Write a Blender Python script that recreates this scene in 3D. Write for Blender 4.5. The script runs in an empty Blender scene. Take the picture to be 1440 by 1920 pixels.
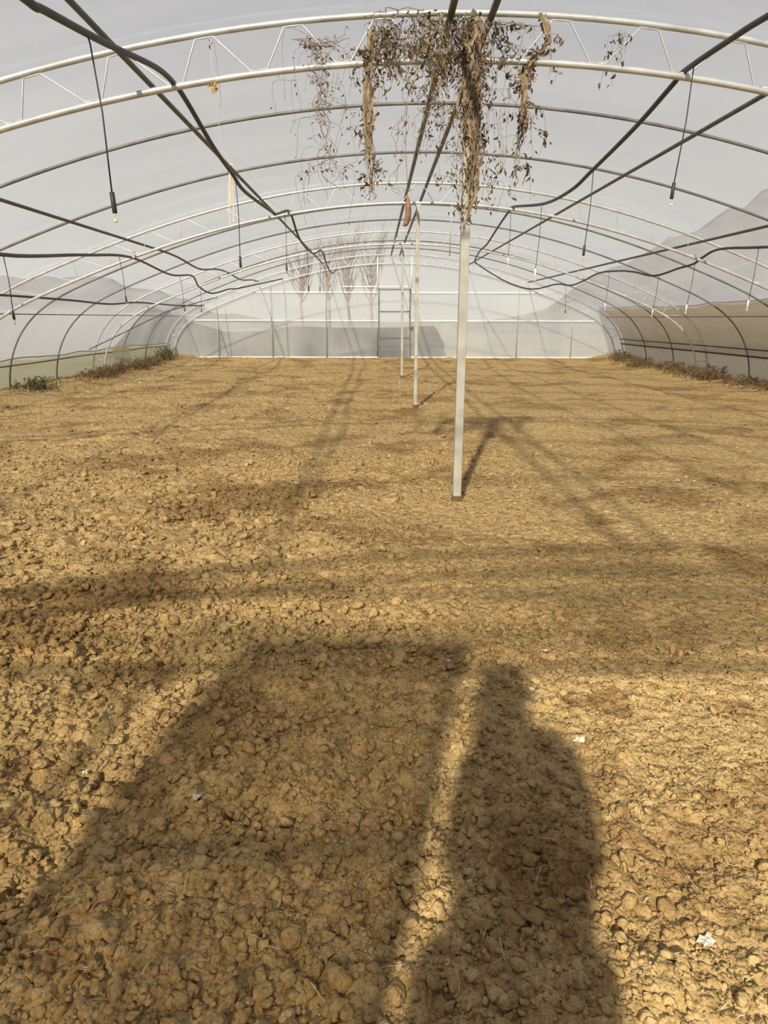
import bpy, math, random
import numpy as np
from mathutils import Vector, Matrix

scene = bpy.context.scene
COL = scene.collection
RNG = np.random.default_rng(7)
random.seed(7)

# ------------------------------------------------------------------ camera
CAM = np.array([-0.551, 0.0, 1.2])
PITCH, YAW, ROLL = 0.2762, 0.01275, -0.00275
cp, sp, cy, sy = math.cos(PITCH), math.sin(PITCH), math.cos(YAW), math.sin(YAW)
FWD = np.array([sy * cp, cy * cp, -sp])
UP0 = np.array([sy * sp, cy * sp, cp])
RT0 = np.array([cy, -sy, 0.0])
cr, sr = math.cos(ROLL), math.sin(ROLL)
RT = cr * RT0 - sr * UP0
UP = sr * RT0 + cr * UP0
cam_data = bpy.data.cameras.new('camera')
cam_data.sensor_fit = 'VERTICAL'
cam_data.sensor_height = 36.0
cam_data.sensor_width = 27.0
cam_data.lens = 36.0 * 1281.27 / 1920.0
cam_data.clip_start = 0.05
cam_data.clip_end = 600
cam = bpy.data.objects.new('camera', cam_data)
COL.objects.link(cam)
M = Matrix.Identity(4)
for i in range(3):
    M[i][0], M[i][1], M[i][2], M[i][3] = RT[i], UP[i], -FWD[i], CAM[i]
cam.matrix_world = M
scene.camera = cam

# ------------------------------------------------------------------ world, sun, exposure
world = bpy.data.worlds.new('hazy_winter_sky')
scene.world = world
world.use_nodes = True
wn = world.node_tree
wn.nodes.clear()
wo = wn.nodes.new('ShaderNodeOutputWorld')
wb = wn.nodes.new('ShaderNodeBackground')
wr = wn.nodes.new('ShaderNodeValToRGB')
ws = wn.nodes.new('ShaderNodeSeparateXYZ')
wt = wn.nodes.new('ShaderNodeTexCoord')
wn.links.new(wt.outputs['Generated'], ws.inputs[0])
wn.links.new(ws.outputs['Z'], wr.inputs[0])
wn.links.new(wr.outputs[0], wb.inputs[0])
wn.links.new(wb.outputs[0], wo.inputs[0])
wr.color_ramp.elements[0].position = 0.0
wr.color_ramp.elements[0].color = (1.06, 1.05, 0.98, 1)
wr.color_ramp.elements[1].position = 0.45
wr.color_ramp.elements[1].color = (0.50, 0.52, 0.60, 1)
wb.inputs[1].default_value = 0.685

SUN_EL, SUN_AZ = math.radians(34.5), math.atan2(0.228, 0.974)     # light travels towards +y and a little +x
sun_data = bpy.data.lights.new('sun', 'SUN')
sun_data.energy = 6.5
sun_data.color = (1.0, 0.90, 0.72)
sun_data.angle = math.radians(1.4)
sun = bpy.data.objects.new('sun', sun_data)
COL.objects.link(sun)
ldir = Vector((math.sin(SUN_AZ) * math.cos(SUN_EL), math.cos(SUN_AZ) * math.cos(SUN_EL), -math.sin(SUN_EL)))
sun.rotation_euler = ldir.to_track_quat('-Z', 'Y').to_euler()
sun.location = (-3, -12, 9)

vs = scene.view_settings
vs.view_transform = 'Standard'
vs.look = 'None'
vs.gamma = 1.0
vs.use_curve_mapping = False
vs.exposure = 0.0
scene.cycles.transparent_max_bounces = 12
scene.cycles.max_bounces = 6
scene.cycles.use_adaptive_sampling = True
scene.cycles.adaptive_threshold = 0.07
scene.cycles.diffuse_bounces = 3
scene.cycles.glossy_bounces = 2
scene.cycles.transmission_bounces = 4

# ------------------------------------------------------------------ dimensions
D1, S = 4.496, 5.058
STEP = S / 3.0
YEND = D1 + 3 * S            # far truss
YN = D1 - S                  # near gable, just behind the photographer
HL, AL, C3, S3, C5, S5, OFF = 2.632, 6.217, -0.06025, -0.03378, 0.01495, 0.05819, 0.236


def profile(off=0.0, n=121):
    t = np.linspace(0, math.pi, n)
    X = AL * (np.cos(t) + C3 * np.cos(3 * t) + C5 * np.cos(5 * t)) / (1 + C3 + C5)
    Z = HL * (np.sin(t) + S3 * np.sin(3 * t) + S5 * np.sin(5 * t)) / (1 - S3 + S5)
    P = np.c_[-X, Z]                                   # runs from the left wall (-x) over the ridge
    d = np.gradient(P, axis=0)
    nrm = np.c_[-d[:, 1], d[:, 0]]
    nrm /= np.linalg.norm(nrm, axis=1)[:, None]
    nrm *= np.sign((nrm * (P + [0, 1e-3])).sum(1))[:, None]
    return P + nrm * off


def resample(P, n):
    P = np.asarray(P, float)
    L = np.r_[0, np.cumsum(np.linalg.norm(np.diff(P, axis=0), axis=1))]
    s = np.linspace(0, L[-1], n)
    return np.stack([np.interp(s, L, P[:, k]) for k in range(P.shape[1])], 1)


def prof_x_at(z, off, side):
    P = profile(off, 801)
    P = P[P[:, 0] * side > 0]
    o = np.argsort(P[:, 1])
    return float(np.interp(z, P[o, 1], P[o, 0]))


# ------------------------------------------------------------------ noise
def _hash(ix, iy, seed):
    h = (ix.astype(np.int64) * 374761393 + iy.astype(np.int64) * 668265263 + seed * 974634777) & 0xffffffff
    h = ((h ^ (h >> 13)) * 1274126177) & 0xffffffff
    return ((h ^ (h >> 16)) & 0xffff) / 65535.0


def vnoise(x, y, seed=0):
    x0, y0 = np.floor(x), np.floor(y)
    fx, fy = x - x0, y - y0
    fx, fy = fx * fx * (3 - 2 * fx), fy * fy * (3 - 2 * fy)
    a, b = _hash(x0, y0, seed), _hash(x0 + 1, y0, seed)
    c, d = _hash(x0, y0 + 1, seed), _hash(x0 + 1, y0 + 1, seed)
    return (a + (b - a) * fx) * (1 - fy) + (c + (d - c) * fx) * fy - 0.5


def sstep(a, b, x):
    t = np.clip((x - a) / (b - a), 0, 1)
    return t * t * (3 - 2 * t)


def lumpiness(x, y):
    """1 where the tilth is cloddy (left), lower on the flat crust at the right"""
    base = 1.25 - 0.75 * sstep(-0.7, 0.6, x - 0.10 * y)
    return base * (0.75 + 0.9 * (vnoise(x * 0.7 + 3, y * 0.7, 91) + 0.3))


def worley(x, y, seed):
    """packed domes: 1 at a crumb's middle, 0 in the crack"""
    x0, y0 = np.floor(x), np.floor(y)
    f1 = np.full(np.shape(x), 9.0); f2 = np.full(np.shape(x), 9.0)
    for i in (-1, 0, 1):
        for j in (-1, 0, 1):
            gx, gy = x0 + i, y0 + j
            d = np.hypot(gx + 0.15 + 0.7 * _hash(gx, gy, seed) - x, gy + 0.15 + 0.7 * _hash(gx, gy, seed + 50) - y)
            f2 = np.where(d < f1, f1, np.minimum(f2, d)); f1 = np.minimum(f1, d)
    return np.clip((f2 - f1) * 1.8, 0, 1) ** 0.5


def gh(x, y):
    x, y = np.asarray(x, float), np.asarray(y, float)
    lm = lumpiness(x, y)
    z = 0.030 * vnoise(x * 0.55, y * 0.55, 1) + 0.024 * vnoise(x * 2.1, y * 2.1, 2)
    z = z + lm * (0.026 * vnoise(x * 7, y * 7, 3) + 0.020 * vnoise(x * 17, y * 17, 4) + 0.010 * vnoise(x * 38, y * 38, 5)) \
        + 0.005 * vnoise(x * 80, y * 80, 6)
    wx, wy = x + 0.02 * vnoise(x * 20, y * 20, 21), y + 0.02 * vnoise(x * 20, y * 20, 22)
    big_, mid_ = 0.4 + 1.2 * (vnoise(x * 2.3, y * 2.3, 33) + 0.5), 0.6 + 0.8 * (vnoise(x * 3.1, y * 3.1, 34) + 0.5)
    z = z + 0.0085 * big_ * (worley(wx * 31, wy * 31, 7) - 0.5) + 0.0055 * mid_ * (worley(wx * 62, wy * 62, 8) - 0.5)
    z = z + 0.10 * sstep(5.3, 6.1, np.abs(x)) + 0.13 * sstep(17.2, 19.2, y)
    return z


# ------------------------------------------------------------------ mesh helpers
class MB:
    def __init__(self):
        self.v, self.f, self.n = [], [], 0

    def add(self, verts, faces):
        verts = np.asarray(verts, float)
        self.v.append(verts)
        self.f += [tuple(i + self.n for i in f) for f in faces]
        self.n += len(verts)
        return self

    def tube(self, pts, r, n=8, cap=True):
        P = np.asarray(pts, float)
        m = len(P)
        R = np.full(m, r, float) if np.isscalar(r) else np.asarray(r, float)
        T = np.gradient(P, axis=0)
        T /= np.linalg.norm(T, axis=1)[:, None] + 1e-12
        a = np.array([0, 0, 1.0]) if abs(T[0][2]) < 0.9 else np.array([1.0, 0, 0])
        u = np.cross(T[0], a); u /= np.linalg.norm(u)
        ang = np.linspace(0, 2 * math.pi, n, endpoint=False)
        vs_ = []
        for i in range(m):
            u = u - T[i] * (u @ T[i]); u /= np.linalg.norm(u) + 1e-12
            w = np.cross(T[i], u)
            vs_.append(P[i] + R[i] * (np.cos(ang)[:, None] * u + np.sin(ang)[:, None] * w))
        fs = [(i * n + k, i * n + (k + 1) % n, (i + 1) * n + (k + 1) % n, (i + 1) * n + k) for i in range(m - 1) for k in range(n)]
        if cap:
            fs.append(tuple(range(n))[::-1]); fs.append(tuple((m - 1) * n + k for k in range(n)))
        return self.add(np.concatenate(vs_), fs)

    def box(self, lo, hi):
        (a, b, c), (d, e, f) = lo, hi
        V = [(a, b, c), (d, b, c), (d, e, c), (a, e, c), (a, b, f), (d, b, f), (d, e, f), (a, e, f)]
        return self.add(V, [(0, 3, 2, 1), (4, 5, 6, 7), (0, 1, 5, 4), (1, 2, 6, 5), (2, 3, 7, 6), (3, 0, 4, 7)])

    def grid(self, G):
        """G: array (a, b, 3)"""
        a, b = G.shape[:2]
        return self.add(G.reshape(-1, 3), [(i * b + k, i * b + k + 1, (i + 1) * b + k + 1, (i + 1) * b + k) for i in range(a - 1) for k in range(b - 1)])

    def mesh(self, name, smooth=True):
        me = bpy.data.meshes.new(name)
        me.from_pydata(np.concatenate(self.v).tolist(), [], self.f)
        if smooth:
            me.polygons.foreach_set('use_smooth', np.ones(len(me.polygons), bool))
        me.update()
        return me

    def build(self, name, mat, parent=None, smooth=True):
        return link(name, self.mesh(name, smooth), mat, parent)


def link(name, me, mat, parent=None):
    o = bpy.data.objects.new(name, me)
    if mat is not None and not me.materials:
        me.materials.append(mat)
    COL.objects.link(o)
    if parent is not None:
        o.parent = parent
        if parent.location.length:
            o.matrix_parent_inverse = Matrix.Translation(-parent.location)
    return o


def fast_mesh(name, V, F, smooth=True):
    """V (n,3), F (m,k) arrays with constant k"""
    me = bpy.data.meshes.new(name)
    m, k = F.shape
    me.vertices.add(len(V)); me.vertices.foreach_set('co', V.astype(np.float32).ravel())
    me.loops.add(m * k); me.loops.foreach_set('vertex_index', F.astype(np.int32).ravel())
    me.polygons.add(m)
    me.polygons.foreach_set('loop_start', np.arange(0, m * k, k, dtype=np.int32))
    me.polygons.foreach_set('loop_total', np.full(m, k, np.int32))
    if smooth:
        me.polygons.foreach_set('use_smooth', np.ones(m, bool))
    me.update(calc_edges=True)
    return me


def empty(name, loc=(0, 0, 0)):
    o = bpy.data.objects.new(name, None)
    o.empty_display_size = 0.1
    o.location = loc
    COL.objects.link(o)
    return o


def tag(o, label, cat, group=None, kind=None):
    if label: o['label'] = label
    if cat: o['category'] = cat
    if group: o['group'] = group
    if kind: o['kind'] = kind
    return o


def struct(o, label=None):
    o['kind'] = 'structure'
    if label: o['label'] = label
    return o


def smooth_path(pts, n):
    """Catmull-Rom through the points"""
    P = np.asarray(pts, float)
    P = np.vstack([2 * P[0] - P[1], P, 2 * P[-1] - P[-2]])
    out = []
    for i in range(1, len(P) - 2):
        for t in np.linspace(0, 1, n, endpoint=False):
            a, b, c, d = P[i - 1], P[i], P[i + 1], P[i + 2]
            out.append(0.5 * (2 * b + (c - a) * t + (2 * a - 5 * b + 4 * c - d) * t * t + (3 * b - a - 3 * c + d) * t ** 3))
    out.append(P[-2])
    return np.array(out)


# ------------------------------------------------------------------ materials
def new_mat(name):
    m = bpy.data.materials.new(name)
    m.use_nodes = True
    nt = m.node_tree
    nt.nodes.clear()
    out = nt.nodes.new('ShaderNodeOutputMaterial')
    return m, nt, out


def N(nt, t, **kw):
    n = nt.nodes.new('ShaderNode' + t)
    for k, v in kw.items():
        if k in n.inputs:
            n.inputs[k].default_value = v
        else:
            setattr(n, k, v)
    return n


def ramp(nt, src, stops):
    r = nt.nodes.new('ShaderNodeValToRGB')
    e = r.color_ramp.elements
    while len(e) < len(stops): e.new(0.5)
    for k, (p_, c) in zip(e, stops):
        k.position = p_; k.color = (*c, 1) if len(c) == 3 else c
    nt.links.new(src, r.inputs[0])
    return r


def simple(name, c1, c2, rough=0.6, metal=0.0, scale=12.0, bump=0.0, bscale=80.0, stretch=(1, 1, 1), trans=0.0):
    m, nt, out = new_mat(name)
    geo = N(nt, 'NewGeometry')
    mp = N(nt, 'Mapping'); mp.inputs['Scale'].default_value = stretch
    nt.links.new(geo.outputs['Position'], mp.inputs[0])
    nz = N(nt, 'TexNoise', Scale=scale, Detail=4.0)
    nt.links.new(mp.outputs[0], nz.inputs['Vector'])
    r = ramp(nt, nz.outputs[0], [(0.32, c1), (0.68, c2)])
    b = N(nt, 'BsdfPrincipled', Roughness=rough, Metallic=metal)
    nt.links.new(r.outputs[0], b.inputs['Base Color'])
    if bump:
        n2 = N(nt, 'TexNoise', Scale=bscale, Detail=3.0)
        nt.links.new(mp.outputs[0], n2.inputs['Vector'])
        bp = N(nt, 'Bump', Strength=bump, Distance=0.01)
        nt.links.new(n2.outputs[0], bp.inputs['Height']); nt.links.new(bp.outputs[0], b.inputs['Normal'])
    if trans:
        tl = N(nt, 'BsdfTranslucent'); nt.links.new(r.outputs[0], tl.inputs[0])
        mx = N(nt, 'MixShader'); mx.inputs[0].default_value = trans
        nt.links.new(b.outputs[0], mx.inputs[1]); nt.links.new(tl.outputs[0], mx.inputs[2])
        nt.links.new(mx.outputs[0], out.inputs[0])
    else:
        nt.links.new(b.outputs[0], out.inputs[0])
    return m


def film(name, tint, dust, dust_amt, dust_var, front=0.35, gloss=0.5, rough=0.12, wrinkle=0.3, wscale=(3, 3, 0.7), dscale=(0.5, 1.6, 0.5)):
    """clear polythene: mostly see-through, a dusty scattering share, a glossy skin"""
    m, nt, out = new_mat(name)
    geo = N(nt, 'NewGeometry')
    mp = N(nt, 'Mapping'); mp.inputs['Scale'].default_value = dscale
    nt.links.new(geo.outputs['Position'], mp.inputs[0])
    nz = N(nt, 'TexNoise', Scale=1.0, Detail=2.0)
    nt.links.new(mp.outputs[0], nz.inputs['Vector'])
    mr = N(nt, 'MapRange')
    mr.inputs['From Min'].default_value = 0.3; mr.inputs['From Max'].default_value = 0.7
    mr.inputs['To Min'].default_value = max(0.0, dust_amt - dust_var); mr.inputs['To Max'].default_value = min(1.0, dust_amt + dust_var)
    nt.links.new(nz.outputs[0], mr.inputs[0])
    mw = N(nt, 'Mapping'); mw.inputs['Scale'].default_value = wscale
    nt.links.new(geo.outputs['Position'], mw.inputs[0])
    wv = N(nt, 'TexNoise', Scale=2.0, Detail=2.0)
    nt.links.new(mw.outputs[0], wv.inputs['Vector'])
    bp = N(nt, 'Bump', Strength=wrinkle, Distance=0.05)
    nt.links.new(wv.outputs[0], bp.inputs['Height'])
    tr = N(nt, 'BsdfTransparent', Color=(*tint, 1))
    tl = N(nt, 'BsdfTranslucent', Color=(*dust, 1))
    df = N(nt, 'BsdfDiffuse', Color=(*dust, 1))
    for n_ in (tl, df): nt.links.new(bp.outputs[0], n_.inputs['Normal'])
    md = N(nt, 'MixShader'); md.inputs[0].default_value = front
    nt.links.new(tl.outputs[0], md.inputs[1]); nt.links.new(df.outputs[0], md.inputs[2])
    mx = N(nt, 'MixShader')
    nt.links.new(mr.outputs[0], mx.inputs[0]); nt.links.new(tr.outputs[0], mx.inputs[1]); nt.links.new(md.outputs[0], mx.inputs[2])
    gl = N(nt, 'BsdfGlossy', Roughness=rough); nt.links.new(bp.outputs[0], gl.inputs['Normal'])
    fr = N(nt, 'Fresnel', IOR=1.35); nt.links.new(bp.outputs[0], fr.inputs['Normal'])
    ml = N(nt, 'Math', operation='MULTIPLY'); ml.inputs[1].default_value = gloss
    nt.links.new(fr.outputs[0], ml.inputs[0])
    mg = N(nt, 'MixShader')
    nt.links.new(ml.outputs[0], mg.inputs[0]); nt.links.new(mx.outputs[0], mg.inputs[1]); nt.links.new(gl.outputs[0], mg.inputs[2])
    nt.links.new(mg.outputs[0], out.inputs[0])
    return m


def soil(name, k=1.0):
    m, nt, out = new_mat(name)
    geo = N(nt, 'NewGeometry')
    def noise(s, d=4.0, off=0.0, dist=0.0):
        mp = N(nt, 'Mapping'); mp.inputs['Location'].default_value = (off, off, off)
        nt.links.new(geo.outputs['Position'], mp.inputs[0])
        n = N(nt, 'TexNoise', Scale=s, Detail=d, Distortion=dist); nt.links.new(mp.outputs[0], n.inputs['Vector'])
        return n.outputs[0]
    base = ramp(nt, noise(22.0, 6.0), [(0.28, (0.29 * k, 0.19 * k, 0.080 * k)), (0.5, (0.43 * k, 0.30 * k, 0.132 * k)), (0.72, (0.55 * k, 0.40 * k, 0.192 * k))])
    # moist patches
    moist = ramp(nt, noise(1.3, 6.0, 3.7, 0.8), [(0.50, (0, 0, 0)), (0.64, (1, 1, 1))])
    mx = N(nt, 'Mix', data_type='RGBA', blend_type='MULTIPLY')
    # dark spots with ragged rims; the small near ones are damp
    dz = N(nt, 'TexNoise', Scale=14.0, Detail=4.0); nt.links.new(geo.outputs['Position'], dz.inputs['Vector'])
    last = moist.outputs[0]
    for sx, sy_, sr_ in ((0.050, 1.37, 0.042), (0.215, 1.985, 0.075), (0.10, 1.985, 0.05), (0.635, 1.93, 0.06), (-1.42, 2.12, 0.17), (-2.02, 2.75, 0.26), (-1.66, 4.25, 0.32), (1.5, 4.65, 0.34), (0.34, 1.5, 0.05)):
        sb = N(nt, 'VectorMath', operation='MULTIPLY_ADD'); sb.inputs[1].default_value = (1, 1, 0); sb.inputs[2].default_value = (-sx, -sy_, 0)
        nt.links.new(geo.outputs['Position'], sb.inputs[0])
        ln = N(nt, 'VectorMath', operation='LENGTH'); nt.links.new(sb.outputs[0], ln.inputs[0])
        ad = N(nt, 'Math', operation='MULTIPLY_ADD'); ad.inputs[1].default_value = sr_ * 2.4; nt.links.new(dz.outputs[0], ad.inputs[0]); nt.links.new(ln.outputs['Value'], ad.inputs[2])
        rg = N(nt, 'MapRange'); rg.inputs['From Min'].default_value = sr_ * 1.95; rg.inputs['From Max'].default_value = sr_ * 2.4
        rg.inputs['To Min'].default_value = 1.0; rg.inputs['To Max'].default_value = 0.0
        nt.links.new(ad.outputs[0], rg.inputs[0])
        mxm = N(nt, 'Math', operation='MAXIMUM'); nt.links.new(last, mxm.inputs[0]); nt.links.new(rg.outputs[0], mxm.inputs[1])
        last = mxm.outputs[0]
    mm = N(nt, 'Math', operation='MULTIPLY'); mm.inputs[1].default_value = 0.74
    nt.links.new(last, mm.inputs[0])
    nt.links.new(mm.outputs[0], mx.inputs['Factor'])
    nt.links.new(base.outputs[0], mx.inputs[6]); mx.inputs[7].default_value = (0.50, 0.42, 0.36, 1)
    fine = ramp(nt, noise(160.0, 3.0, 1.2), [(0.3, (0.78, 0.78, 0.78)), (0.7, (1.15, 1.15, 1.15))])
    m2 = N(nt, 'Mix', data_type='RGBA', blend_type='MULTIPLY'); m2.inputs['Factor'].default_value = 1.0
    nt.links.new(mx.outputs[2], m2.inputs[6]); nt.links.new(fine.outputs[0], m2.inputs[7])
    b = N(nt, 'BsdfPrincipled', Roughness=0.92)
    b.inputs['Specular IOR Level'].default_value = 0.2
    nt.links.new(m2.outputs[2], b.inputs['Base Color'])
    bp = N(nt, 'Bump', Strength=0.55, Distance=0.006); nt.links.new(noise(130.0, 5.0), bp.inputs['Height'])
    prev = None
    for sc_, st_, di_ in ((24.0, 0.75, 0.022), (85.0, 0.7, 0.007)):
        wz = N(nt, 'TexNoise', Scale=sc_ * 0.8, Detail=2.0); nt.links.new(geo.outputs['Position'], wz.inputs['Vector'])
        wa = N(nt, 'VectorMath', operation='MULTIPLY_ADD')
        nt.links.new(wz.outputs['Color'], wa.inputs[0]); wa.inputs[1].default_value = (0.6 / sc_,) * 3; nt.links.new(geo.outputs['Position'], wa.inputs[2])
        vo = N(nt, 'TexVoronoi', Scale=sc_); vo.feature = 'F1'
        nt.links.new(wa.outputs[0], vo.inputs['Vector'])
        b2 = N(nt, 'Bump', Strength=st_, Distance=di_); b2.invert = True
        nt.links.new(vo.outputs['Distance'], b2.inputs['Height'])
        if prev: nt.links.new(prev.outputs[0], b2.inputs['Normal'])
        prev = b2
    nt.links.new(prev.outputs[0], bp.inputs['Normal'])
    nt.links.new(bp.outputs[0], b.inputs['Normal'])
    nt.links.new(b.outputs[0], out.inputs[0])
    return m


M_SOIL = soil('tilled_soil')
M_GALV = simple('galvanised_steel', (0.46, 0.475, 0.47), (0.62, 0.645, 0.65), 0.42, 0.4, 9.0)
M_ROD = simple('bright_wire_rod', (0.50, 0.52, 0.55), (0.64, 0.66, 0.70), 0.4, 0.3, 30.0)
M_RIB = simple('weathered_rib_pipe', (0.115, 0.12, 0.12), (0.20, 0.205, 0.20), 0.55, 0.2, 7.0)
M_PURLIN = simple('dark_purlin_pipe', (0.075, 0.072, 0.064), (0.125, 0.12, 0.105), 0.5, 0.2, 8.0)
M_HOSE = simple('black_polythene_hose', (0.030, 0.029, 0.029), (0.055, 0.053, 0.050), 0.5, 0.0, 14.0)
M_POST = simple('white_painted_post', (0.36, 0.35, 0.31), (0.47, 0.46, 0.42), 0.5, 0.0, 10.0)
M_RUST = simple('rusty_foot', (0.10, 0.055, 0.025), (0.19, 0.105, 0.05), 0.85, 0.0, 30.0)
M_WHITE = simple('white_plastic', (0.78, 0.77, 0.74), (0.88, 0.87, 0.84), 0.45, 0.0, 25.0)
M_NOZ = simple('yellow_nozzle_plastic', (0.56, 0.55, 0.26), (0.70, 0.68, 0.40), 0.45, 0.0, 40.0)
M_STEEL = simple('thin_grey_stud', (0.34, 0.34, 0.32), (0.46, 0.46, 0.44), 0.5, 0.2, 10.0)
M_DOORBAR = simple('dark_grey_door_bar', (0.13, 0.13, 0.125), (0.20, 0.20, 0.19), 0.5, 0.2, 10.0)
M_CLAMP = simple('white_film_clamp', (0.86, 0.86, 0.83), (0.95, 0.95, 0.93), 0.3, 0.1, 6.0)
M_VINE = simple('dead_vine_stem', (0.15, 0.105, 0.065), (0.34, 0.255, 0.16), 0.85, 0.0, 40.0)
M_LEAF = simple('dead_leaf', (0.095, 0.063, 0.036), (0.28, 0.20, 0.12), 0.8, 0.0, 30.0, trans=0.3)
M_LEAFD = simple('dark_dead_leaf', (0.045, 0.032, 0.022), (0.15, 0.10, 0.06), 0.8, 0.0, 30.0, trans=0.2)
M_HUSK = simple('pale_dead_husk', (0.24, 0.18, 0.115), (0.47, 0.375, 0.255), 0.8, 0.0, 25.0, trans=0.3)
M_YLEAF = simple('yellow_dead_leaf', (0.50, 0.34, 0.08), (0.68, 0.50, 0.16), 0.7, 0.0, 40.0, trans=0.3)
M_GOURD = simple('brown_dried_gourd', (0.20, 0.10, 0.06), (0.32, 0.18, 0.11), 0.6, 0.0, 25.0, bump=0.3)
M_TWINE = simple('pale_twine', (0.54, 0.50, 0.41), (0.68, 0.64, 0.54), 0.85, 0.0, 60.0)
M_STRAW = simple('dry_straw', (0.52, 0.42, 0.24), (0.80, 0.70, 0.48), 0.8, 0.0, 20.0)
M_WEED = simple('dry_weed_stem', (0.10, 0.065, 0.03), (0.26, 0.18, 0.085), 0.85, 0.0, 9.0, trans=0.15)
M_WEEDG = simple('dull_green_weed', (0.08, 0.075, 0.035), (0.17, 0.16, 0.075), 0.85, 0.0, 9.0, trans=0.2)
M_BARK = simple('grey_bare_bark', (0.20, 0.155, 0.14), (0.30, 0.24, 0.22), 0.9, 0.0, 6.0)
M_HILL = simple('bare_winter_hill', (0.205, 0.212, 0.23), (0.27, 0.275, 0.285), 1.0, 0.0, 0.12)  # lightened bluish grey: distance haze is put into the colour
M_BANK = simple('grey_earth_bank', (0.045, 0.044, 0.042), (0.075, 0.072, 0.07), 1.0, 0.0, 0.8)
M_OUT = simple('dry_outside_ground', (0.28, 0.27, 0.235), (0.36, 0.345, 0.305), 1.0, 0.0, 0.5)
M_ROOFF = film('roof_polythene', (0.95, 0.95, 0.95), (0.80, 0.84, 0.92), 0.25, 0.07, gloss=0.35, wrinkle=0.10)
M_SIDEF = film('side_polythene', (0.93, 0.94, 0.94), (0.76, 0.79, 0.82), 0.34, 0.08, gloss=0.35, wrinkle=0.15)
M_ENDF = film('gable_polythene', (0.97, 0.98, 0.97), (0.93, 0.94, 0.94), 0.30, 0.10, front=0.5, gloss=1.0, rough=0.2, wrinkle=0.6, wscale=(4.5, 4.5, 1.1), dscale=(1.2, 1, 0.6))
M_ENDL = film('gable_skirt_polythene', (0.97, 0.98, 0.97), (0.90, 0.91, 0.92), 0.20, 0.10, front=0.45, gloss=1.0, rough=0.2, wrinkle=0.6, wscale=(3.5, 3.5, 1.4), dscale=(1.2, 1, 0.6))
M_NEARF = film('near_gable_polythene', (0.94, 0.93, 0.91), (0.75, 0.72, 0.66), 0.30, 0.10, gloss=0.3, dscale=(1.5, 1, 1.5))
M_NEARD = film('dusty_gable_polythene', (0.92, 0.89, 0.83), (0.60, 0.52, 0.42), 0.28, 0.26, gloss=0.3, dscale=(0.9, 1, 2.0))
M_DOORF = film('dirty_door_polythene', (0.66, 0.58, 0.47), (0.50, 0.42, 0.32), 0.55, 0.22, gloss=0.3, dscale=(2.5, 1, 2.5))
M_CURT = film('brown_curtain_sheet', (0.64, 0.56, 0.45), (0.58, 0.46, 0.33), 0.62, 0.10, gloss=0.2, wrinkle=0.4, wscale=(1, 0.6, 4), dscale=(0.5, 0.5, 4))
M_APRON = film('greenish_apron_sheet', (0.78, 0.75, 0.58), (0.55, 0.52, 0.37), 0.66, 0.10, gloss=0.2, wrinkle=0.4, wscale=(1, 0.6, 4), dscale=(0.5, 0.8, 2))
M_APRONR = film('tan_apron_sheet', (0.82, 0.74, 0.63), (0.66, 0.55, 0.43), 0.60, 0.10, gloss=0.2, wrinkle=0.4, wscale=(1, 0.6, 4), dscale=(0.5, 0.8, 2))
M_COAT = simple('dark_padded_coat', (0.03, 0.032, 0.04), (0.06, 0.06, 0.07), 0.8, 0.0, 8.0)
M_TROUS = simple('dark_trousers', (0.02, 0.022, 0.03), (0.04, 0.042, 0.05), 0.85, 0.0, 8.0)
M_SKIN = simple('skin', (0.46, 0.28, 0.20), (0.54, 0.34, 0.25), 0.55, 0.0, 20.0)
M_HAIR = simple('black_hair', (0.01, 0.009, 0.008), (0.025, 0.02, 0.018), 0.5, 0.0, 60.0)
M_SHOE = simple('dark_shoe', (0.03, 0.028, 0.026), (0.06, 0.055, 0.05), 0.6, 0.0, 20.0)
M_PHONE = simple('black_phone_case', (0.012, 0.012, 0.014), (0.02, 0.02, 0.022), 0.3, 0.0, 20.0)


# ================================================================== SETTING
# ---- tilled floor: fine near the photographer, coarser farther off
def graded(a, b, d0, growth):
    out = [a]; d = d0
    while out[-1] < b:
        out.append(out[-1] + d); d *= growth
    out[-1] = b
    return out

ys = np.array(list(np.arange(YN - 0.1, 0.6, 0.06)) + list(np.arange(0.6, 0.85, 0.03)) + graded(0.855, YEND + 0.12, 0.0052, 1.0048))
xc = -0.45
right = graded(0, 1.1, 0.0062, 1.0012)
right = right + graded(right[-1] + 0.009, prof_x_at(0.12, OFF, 1) - xc + 0.05, 0.009, 1.012)
left = graded(0, 1.1, 0.0062, 1.0012)
left = left + graded(left[-1] + 0.009, -prof_x_at(0.12, OFF, -1) + xc + 0.05, 0.009, 1.012)
xs = np.r_[xc - np.array(left[::-1]), xc + np.array(right[1:])]
GX, GY = np.meshgrid(xs, ys)
GZ = gh(GX, GY)
nr, nc = GX.shape
idx = np.arange(nr * nc).reshape(nr, nc)
F = np.stack([idx[:-1, :-1], idx[:-1, 1:], idx[1:, 1:], idx[1:, :-1]], -1).reshape(-1, 4)
floor = struct(link('floor', fast_mesh('floor', np.c_[GX.ravel(), GY.ravel(), GZ.ravel()], F), M_SOIL),
               'dry brown tilled soil floor with clods')
print('floor quads', len(F))


# ---- clods
def ico(sub):
    import bmesh
    bm = bmesh.new()
    bmesh.ops.create_icosphere(bm, subdivisions=sub, radius=1.0)
    bm.verts.ensure_lookup_table()
    V = np.array([v.co[:] for v in bm.verts]); Fa = np.array([[v.index for v in f.verts] for f in bm.faces])
    bm.free()
    return V, Fa


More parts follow.
